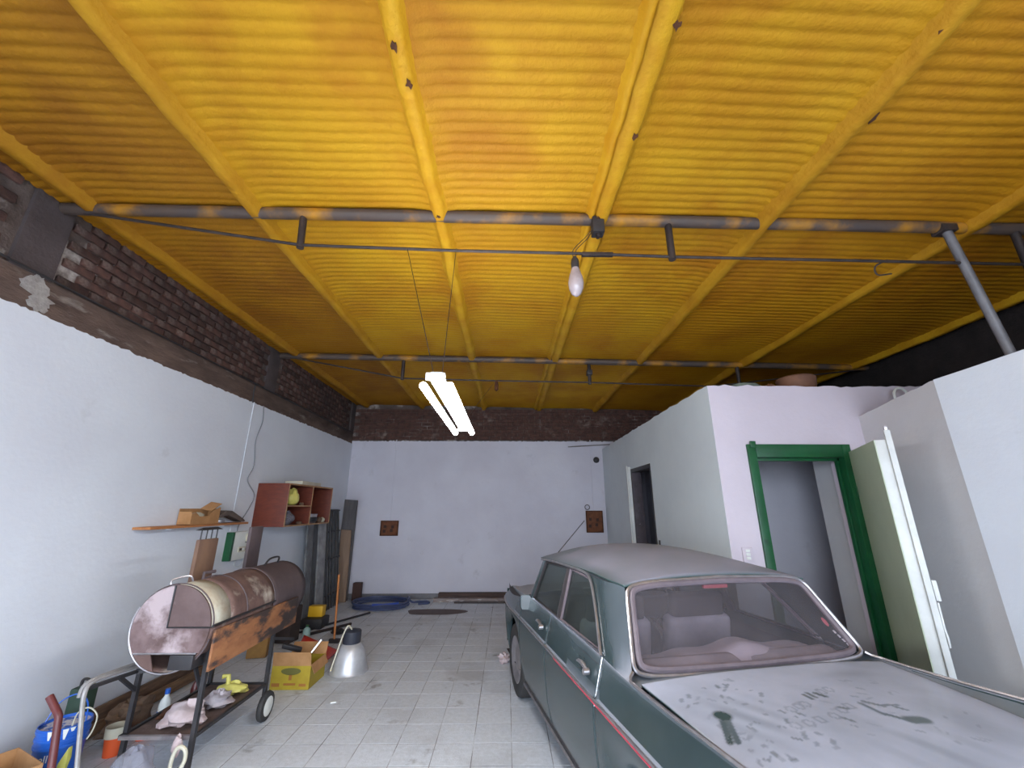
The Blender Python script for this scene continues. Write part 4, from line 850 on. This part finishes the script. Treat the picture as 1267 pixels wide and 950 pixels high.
# things on the rack
b = MB(); blob(b, (-2.315, 3.542, .33), (.15, .122, .062), 12, .3, 20, 14, flat=.2685); tag(b.build('plastic_bag', PBAG), 'crumpled pinkish white plastic bag on the barbecue rack', 'bag')
b = MB(); blob(b, (-2.24, 3.79, .32), (.09, .085, .055), 22, .3, 18, 12, flat=.2685); tag(b.build('plastic_bag', mat('greyish_bag', (192, 184, 190), (164, 152, 156), 9, .5, bump=.3, bscale=20)), 'crumpled greyish plastic bag on the rack behind the pink one', 'bag')
b = MB(); blob(b, (-2.27, 4.02, .31), (.10, .085, .045), 31, .35, 18, 12, flat=.2685); b.tube([(-2.30, 3.99, .33), (-2.33, 4.02, .40), (-2.37, 4.0, .40)], .018, 8); tag(b.build('yellow_glove', YBAG), 'crumpled yellow rubber glove on the barbecue rack', 'glove')
b = MB(); blob(b, (-2.18, 3.31, .24), (.03, .022, .06), 41, .2); tag(b.build('hanging_rag', PBAG), 'small pale rag hanging over the near rack rail', 'rag')
b = MB(); blob(b, (-2.525, 3.70, .285), (.045, .12, .03), 43, .35, flat=.2685); tag(b.build('ash_heap', RUST), 'brown heap of ash and rust on the barbecue rack', 'ash heap')

# ------------------------------------------------------------------ floor things by the left wall
for k, (y0, y1, z1, x, c_, lab) in enumerate(((3.75, 5.55, .16, XL + .05, PLANK, 'old plank leaning along the foot of the left wall'), (3.85, 5.3, .09, XL + .13, mat('brown_plank', (140, 112, 86), (112, 86, 66), 7, .9, stretch=(5, .7, 5)), 'low brown plank lying in front of the leaning one by the left wall'))):
    b = MB(); b.obox((x, (y0 + y1) / 2, z1 / 2 + .006), (.03, y1 - y0, z1), (0, R(-10), 0)); tag(b.build('plank', c_, bevel=.004), lab, 'plank')
b = MB(); blob(b, (-3.10, 4.05, .10), (.09, .22, .12), 51, .25, 20, 14, flat=0); tag(b.build('rubble_sack', mat('brown_sack', (136, 112, 92), (106, 84, 70), 6, .95, bump=.4)), 'slumped brown sack on the floor behind the barbecue legs', 'sack')
def bottle(x, y, h, r, m, cap, lab, band=None):
    q = thing('bottle', (x, y, 0), lab, 'bottle')
    MB().lathe([(0, .001), (r, .001), (r, h * .62), (r * .8, h * .74), (r * .35, h * .84), (r * .35, h * .9), (0, h * .9)], (x, y, 0), n=18).build('body', m, q)
    MB().lathe([(r * .42, h * .88), (r * .42, h), (0, h)], (x, y, 0), n=14).build('cap', cap, q)
    if band: MB().lathe([(r + .001, h * .2), (r + .001, h * .5)], (x, y, 0), n=18).build('print', band, q)
bottle(-2.83, 4.05, .30, .045, WHITEP, BLUE, 'white bottle with blue label behind the barbecue legs', BLUE)
bottle(-2.80, 4.35, .30, .035, mat('dark_red_glass', (92, 40, 40), None, rough=.3), REDP, 'dark bottle with red cap behind the barbecue')
tag(MB().lathe([(0, .001), (.05, .001), (.055, .10), (.045, .10), (.04, .01), (0, .01)], (-2.88, 3.95, 0), n=18).build('orange_pot', ORANGE), 'small orange pot beside the blue-labelled bottle', 'pot')
# blue bucket
bc = (-3.0, 3.37)
bk = thing('paint_bucket', (bc[0], bc[1], 0), 'blue ribbed plastic bucket with white splashes in the left corner', 'bucket')
HB = .415
BS = .86
MB().lathe([(r_ * BS, z_ * BS) for r_, z_ in [(0, .0), (.125, .0), (.132, .02), (.148, .28), (.150, .283), (.157, .285), (.157, .30), (.151, .303), (.152, .33), (.159, .333), (.159, .345), (.152, .35), (.154, .38), (.161, .384), (.161, .40), (.156, .403), (.157, HB), (.150, HB), (.138, .03), (0, .03)]], bc + (0,), n=40).build('tub', BLUE, bk)
MB().lathe([(0, .395 * BS), (.149 * BS, .395 * BS)], bc + (0,), n=32).build('contents', mat('white_splash', (206, 200, 204), (60, 100, 180), 16, .6, lo=.5, hi=.56), bk)
HR = HB * BS; MB().tube(curve([(bc[0] - .134, bc[1] - .02, HR - .03), (bc[0] - .11, bc[1] + .03, HR + .09), (bc[0] - .02, bc[1] + .06, HR + .135), (bc[0] + .08, bc[1] + .04, HR + .09), (bc[0] + .134, bc[1], HR - .03)], 6), .0045, 6).build('bail', BLUE, bk)
for k_, (a_, z0_, z1_) in enumerate(((285, .30, .352), (300, .315, .352), (316, .29, .352), (330, .325, .352), (345, .305, .352))):
    MB().grid(lambda u, v: (bc[0] + (.1392 + .004 * 0) * math.cos(R(a_ + u * lerp(.35, 1.5, (v - z0_) / (z1_ - z0_)))), bc[1] + .1392 * math.sin(R(a_ + u * lerp(.35, 1.5, (v - z0_) / (z1_ - z0_)))), v), [-4, -2, 0, 2, 4], [z0_ + .005, lerp(z0_, z1_, .5), z1_]).build('white_splash', WHITEP, bk)
vs, fs = text_faces('ell', .058, .001)
m_ = MB(); PHI0 = R(269)
m_.add([(bc[0] + (.1275 + v.z) * math.cos(PHI0 + v.x / .127), bc[1] + (.1275 + v.z) * math.sin(PHI0 + v.x / .127), .180 + v.y) for v in vs], fs); m_.build('lettering', WHITEP, bk)
MB().lathe([(.1375 * BS, .14 * BS), (.1462 * BS, .262 * BS)], bc + (0,), n=40).build('dark_band', mat('navy_band', (24, 40, 84), None, rough=.4), bk)
tag(MB().tube(curve([(-2.795, 2.98, .645), (-2.735, 2.975, .585), (-2.70, 2.97, .55), (-2.685, 2.965, .50), (-2.625, 2.94, .25), (-2.57, 2.91, .002)], 5), .019, 10).build('bent_pipe', MAROON), 'bent maroon pipe standing in front of the blue bucket', 'pipe')
gc = thing('green_jerrycan', (-3.15, 3.66, 0), 'dark green sheet-metal canister behind the blue bucket', 'canister')
MB().box(-3.24, -3.13, 3.60, 3.72, .0, .46).build('body', mat('dark_green_metal', (52, 74, 60), (42, 62, 50), 5, .6), gc, bevel=.015)
MB().tube(curve([(-3.22, 3.66, .46), (-3.21, 3.66, .50), (-3.17, 3.66, .50), (-3.15, 3.66, .46)], 5), .010, 8).build('handle', BLACK, gc)
MB().tube(curve([(bc[0] + .10, bc[1] - .06, .345), (-2.875, 3.30, .43), (-2.80, 3.29, .465), (-2.735, 3.29, .42), (-2.74, 3.29, .34), (-2.765, 3.29, .29)], 6), .0045, 6).build('white_bail', CREAM, bk)
bx = thing('open_carton', (-2.98, 2.95, 0), 'open brown cardboard box at the very left bottom corner', 'box', rz=R(-27))
for a in ((-.19, .19, -.155, -.15), (-.19, .19, .15, .155)): MB().box(a[0], a[1], a[2], a[3], .005, .30).build('wall', CARD, bx, local=True)
for a in ((-.19, -.185), (.185, .19)): MB().box(a[0], a[1], -.1495, .1495, .005, .30).build('wall', CARD, bx, local=True)
MB().box(-.184, .184, -.149, .149, .0, .005).build('bottom', CARD, bx, local=True)
b = MB(); blob(b, (-3.02, 2.95, .14), (.10, .08, .13), 61, .2, flat=.0055); tag(b.build('white_bundle', mat('pale_green_cloth', (206, 212, 200), (186, 192, 182), 8, .9)), 'pale cloth bundle inside the corner cardboard box', 'cloth')
q = thing('plastic_tub', (-2.86, 3.62, 0), 'white-rimmed orange plastic tub on the floor by the chrome tube', 'tub')
q.location = (-2.92, 3.72, 0); ORG[q.name] = Vector(q.location)
MB().lathe([(0, 0), (.05, 0), (.062, .12), (.059, .12), (.042, .006), (0, .006)], (-2.92, 3.72, 0), n=24).build('cup', ORANGE, q)
MB().lathe([(.0605, .12), (.066, .12), (.069, .185), (.064, .185), (.0605, .125)], (-2.92, 3.72, 0), n=24).build('rim', CREAM, q)
b = MB(); blob(b, (-2.28, 3.10, .14), (.125, .11, .19), 72, .14, 22, 16, flat=.0); tag(b.build('clear_bag', BAGG), 'big clear plastic bag on the floor in the left foreground', 'bag')
tag(MB().tube(curve([(-2.16, 3.26, .0), (-2.165, 3.26, .16), (-2.15, 3.26, .235), (-2.12, 3.26, .258), (-2.085, 3.26, .235), (-2.08, 3.26, .18), (-2.10, 3.25, .12), (-2.11, 3.24, .015)], 6), .012, 8).build('hose_piece', CREAM), 'short cream hose loop beside the clear plastic bag', 'hose')
tag(MB().prism([(-2.60, .0), (-2.55, .0), (-2.52, .24), (-2.535, .30), (-2.57, .22)], lambda a, z, h: (a - .23, 3.14 + h + z * .1, z), 0, .03).build('yellow_packet', mat('yellow_green_paper', (172, 170, 84), (150, 150, 70), 9, .7), bevel=.006), 'yellow-green paper packet leaning in front of the blue bucket', 'packet')

# yellow printed box, shovel, lamp shade, broom
yb = thing('yellow_box', (-2.17, 5.02, 0), 'yellow printed cardboard box with open flaps beside the barbecue', 'box')
Yx0, Yx1, Yy0, Yy1, Yh = -2.375, -1.985, 4.83, 5.20, .21
MB().box(Yx0, Yx1, Yy0, Yy0 + .006, .002, Yh).build('front_wall', YELLOW, yb); MB().box(Yx0, Yx1, Yy1 - .006, Yy1, .002, Yh).build('back_wall', YELLOW, yb)
for a in ((Yx0, Yx0 + .006), (Yx1 - .006, Yx1)): MB().box(a[0], a[1], Yy0 + .0065, Yy1 - .0065, .002, Yh).build('side_wall', YELLOW, yb)
MB().box(Yx0 + .007, Yx1 - .007, Yy0 + .007, Yy1 - .007, .0, .006).build('bottom', CARD, yb)
MB().add([(Yx0, Yy0, Yh), (Yx1, Yy0, Yh), (Yx1 - .0, Yy0 - .035, Yh + .13), (Yx0 + .01, Yy0 - .035, Yh + .13), (Yx0, Yy0 + .005, Yh), (Yx1, Yy0 + .005, Yh), (Yx1, Yy0 - .03, Yh + .13), (Yx0 + .01, Yy0 - .03, Yh + .13)],
    [(0, 1, 2, 3), (4, 5, 6, 7), (0, 1, 5, 4), (1, 2, 6, 5), (2, 3, 7, 6), (3, 0, 4, 7)]).build('front_flap', CARD, yb)
MB().obox(((Yx0 + Yx1) / 2, Yy1 + .02, Yh + .05), (.38, .005, .12), (R(-22), 0, 0)).build('back_flap', CARD, yb)
MB().obox((Yx1 + .022, (Yy0 + Yy1) / 2 - .02, Yh - .03), (.005, .33, .09), (0, R(-28), 0)).build('side_flap', CARD, yb)
el = MB().prism([((Yx0 + Yx1) / 2 + .10 * math.cos(i * .314), .165 + .035 * math.sin(i * .314) * (1.0 if math.sin(i * .314) < 0 else .8)) for i in range(20)], lambda a, z, h: (a, Yy0 - .0012 + h, z), 0, .001).build('oval_print', mat('olive_print', (96, 92, 40), None, rough=.7), yb)
for k, (a, z, w_, h_) in enumerate(((-2.18, .085, .03, .05), (-2.18, .04, .12, .02), (-2.32, .03, .08, .03), (-2.05, .03, .07, .025))): MB().box(a - w_ / 2, a + w_ / 2, Yy0 - .0012, Yy0 - .0002, z, z + h_).build('red_brown_print', mat('red_brown_print', (150, 96, 40), None, rough=.7), yb)
tag(MB().tube([(-2.16, 4.97, .15), (-2.02, 5.10, .37)], .011, 8).build('silver_rod', CHROME), 'short silver rod sticking out of the yellow box', 'rod')
tag(MB().obox((-2.27, 4.98, .33), (.20, .05, .045), (.2, .35, .5)).build('black_tool', BLACK, bevel=.01), 'black tool lying across the yellow box opening', 'tool')
tag(MB().grid(lambda u, v: (lerp(-2.62, -2.12, u) + .0, 5.62 + v * (.42 - .10 * u), .02 + .09 * (1 - u) * v + .06 * (abs(v - .5) * 2) ** 3 * (1 - u)), lspace(0, 1, 10), lspace(0, 1, 12)).build('red_dustpan', REDP, solid=.006), 'flat red plastic dustpan on the floor behind the yellow box', 'dustpan')
ls = thing('lamp_shade', (-1.80, 5.28, 0), 'big aluminium industrial lamp shade standing on the floor', 'lamp shade')
MB().lathe([(.205, .0), (.213, .004), (.205, .014), (.195, .05), (.175, .14), (.145, .22), (.11, .27), (.085, .285), (.083, .28), (.105, .265), (.14, .215), (.17, .135), (.19, .05), (.20, .012), (.205, .0)], (-1.765, 5.33, 0), n=44).build('reflector', ALU, ls)
MB().lathe([(.095, .278), (.10, .29), (.10, .395), (.092, .405), (.05, .41), (.03, .42), (0, .42)], (-1.765, 5.33, 0), n=28).build('ballast_cap', mat('navy_cap', (52, 54, 66), (42, 44, 54), 6, .5), ls)
MB().tube(curve([(-1.765, 5.30, .42), (-1.79, 5.24, .47), (-1.83, 5.22, .38), (-1.865, 5.175, .22), (-1.90, 5.14, .06)], 6), .008, 6).build('cord', CREAM, ls)
bm_ = thing('broom', (-2.31, 6.3, 0), 'orange wooden broom stick standing behind the lamp shade', 'broom')
MB().tube([(-2.33, 6.32, .04), (-2.43, 6.50, .82)], .014, 10).build('stick', mat('orange_stick', (196, 124, 62), (180, 108, 50), 8, .5), bm_)
MB().box(-2.40, -2.26, 6.30, 6.36, 0, .05).build('head', BLACK, bm_, bevel=.008)

# iron frames and boards leaning at the far end of the left wall
def leaning(name, y, w_, h, m, lab, cat, x=XL + .10, lean=.10, th_=.03):
    b = MB(); b.prism([(y, 0), (y + w_, 0), (y + w_, h), (y, h)], lambda a, z, q: (x + .12 - lean * 1.5 * z / h + q, a, z), 0, th_); return tag(b.build(name, m, bevel=.003), lab, cat)
IRON = mat('grey_iron', (112, 114, 116), (84, 84, 86), 7, .55, stain=((118, 116, 114), 3, .6, .8)); IRON2 = mat('light_iron', (160, 160, 160), (122, 122, 124), 7, .5)
leaning('iron_channel', 7.20, .22, 1.95, IRON, 'dark iron channel leaning on the left wall, nearest of the bundle', 'iron bar')
leaning('iron_channel', 7.46, .13, 1.9, mat('black_iron', (70, 70, 72), (54, 54, 56), 7, .6), 'black iron bar leaning between the dark and the light channel', 'iron bar')
leaning('iron_channel', 7.64, .30, 1.88, IRON2, 'light grey iron channel leaning in the middle of the bundle', 'iron bar')
ig = thing('iron_grille', (XL + .2, 8.25, 0), 'black iron grille frame leaning on the left wall behind the channels', 'grille')
def lean_p(y, z): return (XL + .27 - .2 * z / 1.75, y, z)
tag(MB().prism([(8.02, 0), (8.62, 0), (8.62, 1.72), (8.02, 1.72)], lambda a, z, h: (XL + .20 - .17 * z / 1.75 + h, a, z), 0, .02).build('iron_sheet', IRON), 'black iron sheet leaning behind the grille bars', 'sheet')
for y in (8.04, 8.16, 8.28, 8.42, 8.56): MB().tube([lean_p(y, .02), lean_p(y, 1.70)], .013, 6).build('bar', BLACK, ig)
for z in (.25, .85, 1.32, 1.70): MB().tube([lean_p(8.0, z), lean_p(8.62, z)], .014, 6).build('cross_bar', BLACK, ig)
tag(MB().prism([(-3.42, 0), (-3.13, 0), (-3.13, 1.90), (-3.42, 1.92)], lambda a, z, h: (a - .015 * z, 8.93 + .05 * z + h, z), 0, .035).build('dark_board', mat('dark_grey_board', (104, 100, 102), (82, 78, 80), 4, .8, stretch=(4, 4, .5))), 'tall dark grey board standing in the back left corner', 'board')
tag(MB().prism([(-3.31, 0), (-3.11, 0), (-3.11, 1.31), (-3.31, 1.32)], lambda a, z, h: (a - .05 * z, 8.80 + .06 * z + h, z), 0, .03).build('brown_board', mat('brown_board', (150, 124, 104), (134, 108, 90), 4, .8, stretch=(4, 4, .5))), 'brown wooden board leaning on the dark board in the corner', 'board')
tag(MB().box(-3.02, -2.86, 8.86, 8.98, 0, .33).build('dark_post', mat('dark_brown_post', (74, 50, 44), None, rough=.8), bevel=.005), 'short dark brown post beside the boards in the corner', 'post')
# small things on the floor there
tb = thing('tool_case', (-2.95, 7.05, 0), 'black tool case with a yellow front on the floor below the cabinet', 'tool case')
MB().box(-3.10, -2.78, 6.95, 7.25, 0, .14).build('case', BLACK, tb, bevel=.02); MB().box(-3.06, -2.84, 7.08, 7.22, .141, .29).build('yellow_part', mat('yellow_plastic', (226, 176, 34), None, rough=.45), tb, bevel=.012)
tag(MB().tube([(-3.0, 6.75, .02), (-2.35, 7.9, .02)], .016, 8).build('floor_rod', BLACK), 'black rod lying on the floor towards the hose coil', 'rod')
tag(MB().tube([(-2.85, 6.62, .02), (-2.42, 7.2, .02)], .02, 8).build('floor_rod', STEEL), 'dark steel rod on the floor near the teal bottle', 'rod')
bottle(-2.80, 6.52, .17, .05, mat('teal_plastic', (150, 176, 170), (130, 160, 154), 6, .5), GREEN, 'small teal bottle on the floor below the cabinet')
tag(MB().obox((-3.06, 5.85, .17), (.22, .26, .33), (0, 0, .2)).build('ochre_carton', mat('ochre_card', (150, 112, 60), (124, 90, 50), 6, .9), bevel=.008), 'ochre carton on the floor behind the barbecue firebox', 'box')
tag(MB().obox((-3.02, 6.40, .22), (.24, .22, .44), (0, 0, -.15)).build('dark_crate', mat('dark_brown_crate', (64, 50, 46), (48, 38, 36), 6, .9), bevel=.01), 'dark brown crate on the floor under the cabinet', 'crate')
b = MB(); blob(b, (-2.28, 5.9, .0), (.06, .06, .03), 91, .2, flat=.0); b = MB(); blob(b, (-2.45, 6.75, .03), (.09, .07, .035), 92, .25, flat=0); tag(b.build('black_rag', BLACK), 'black rag lump on the floor near the broom', 'rag')
# hose coil
hc = thing('hose_coil', (-2.2, 8.55, 0), 'blue-grey hose coiled on the floor at the foot of the back wall', 'hose')
pts = []
for i in range(75):
    a = i / 24 * 2 * math.pi; pts.append((-2.33 + (.50 + .02 * math.sin(a * 1.7)) * math.cos(a), 8.47 + (.40 + .02 * math.cos(a * 2.1)) * math.sin(a), .02 + .034 * (i // 24) + .004 * math.sin(a * 3)))
pts += [(-1.80, 8.64, .04), (-1.68, 8.76, .02), (-1.55, 8.78, .02), (-1.48, 8.70, .02), (-1.5, 8.62, .02), (-1.66, 8.56, .02)]
MB().tube(curve(pts, 3), .019, 8).build('hose', HOSE, hc)
MB().tube([p for p in pts[26:34]], .021, 8).build('tape', HOSEB, hc) if False else MB().tube([(-2.33 + .5 * math.cos(a), 8.47 + .4 * math.sin(a), .10) for a in lspace(R(265), R(320), 8)], .023, 8).build('blue_section', HOSEB, hc)
# timber and iron rail along the back wall
tag(MB().box(-1.35, 1.2, YB - .16, YB - .03, 0, .13).build('timber_beam', mat('dark_timber', (86, 66, 60), (66, 50, 46), 5, .85, stretch=(.6, 4, 4)), bevel=.008), 'long dark timber beam along the foot of the back wall', 'beam')
tag(MB().box(-1.42, 1.1, YB - .30, YB - .18, 0, .06).build('pale_batten', mat('paint_spotted_batten', (150, 138, 136), (120, 104, 100), 8, .8, stain=((214, 210, 210), 12, .6, .66), stretch=(.6, 4, 4)), bevel=.005), 'paint-spotted pale batten in front of the timber beam', 'batten')
tag(MB().box(-1.0, 1.0, YB - .42, YB - .39, 0, .03).build('iron_flat', STEEL, bevel=.003), 'thin iron flat bar on the floor in front of the batten', 'iron bar')
# oil stain: a thin dried spill on the tiles
sp_ = [(-1.25 + .52 * math.cos(a) * (1 + .12 * math.sin(3 * a + 1)), 8.02 + .24 * math.sin(a) * (1 + .15 * math.cos(2 * a)), ) for a in [i * .2094 for i in range(30)]]
tag(MB().prism(sp_, lambda a, b_, h: (a, b_, h), .0025, .004).build('oil_stain', mat('dark_stain', (98, 82, 78), (84, 70, 66), 5, .7)), 'dark dried spill on the floor tiles before the back wall', 'stain')
for k, (x, y) in enumerate(((-1.75, 7.0), (-.9, 5.3), (-1.5, 4.6), (-.5, 7.6))):
    pass
tag(MB().obox((-1.62, 4.55, .006), (.05, .03, .01), (0, 0, .4)).build('paper_scrap', WHITEP, bevel=.002), 'tiny white scrap on the floor in front of the lamp shade', 'scrap')
# hanging tuft by the front wheel
b = MB(); blob(b, (-.02, 5.55, .05), (.07, .06, .05), 97, .35, flat=0); tag(b.build('white_rag', PBAG), 'small whitish rag on the floor by the car front wheel', 'rag')
bpy.context.view_layer.update()
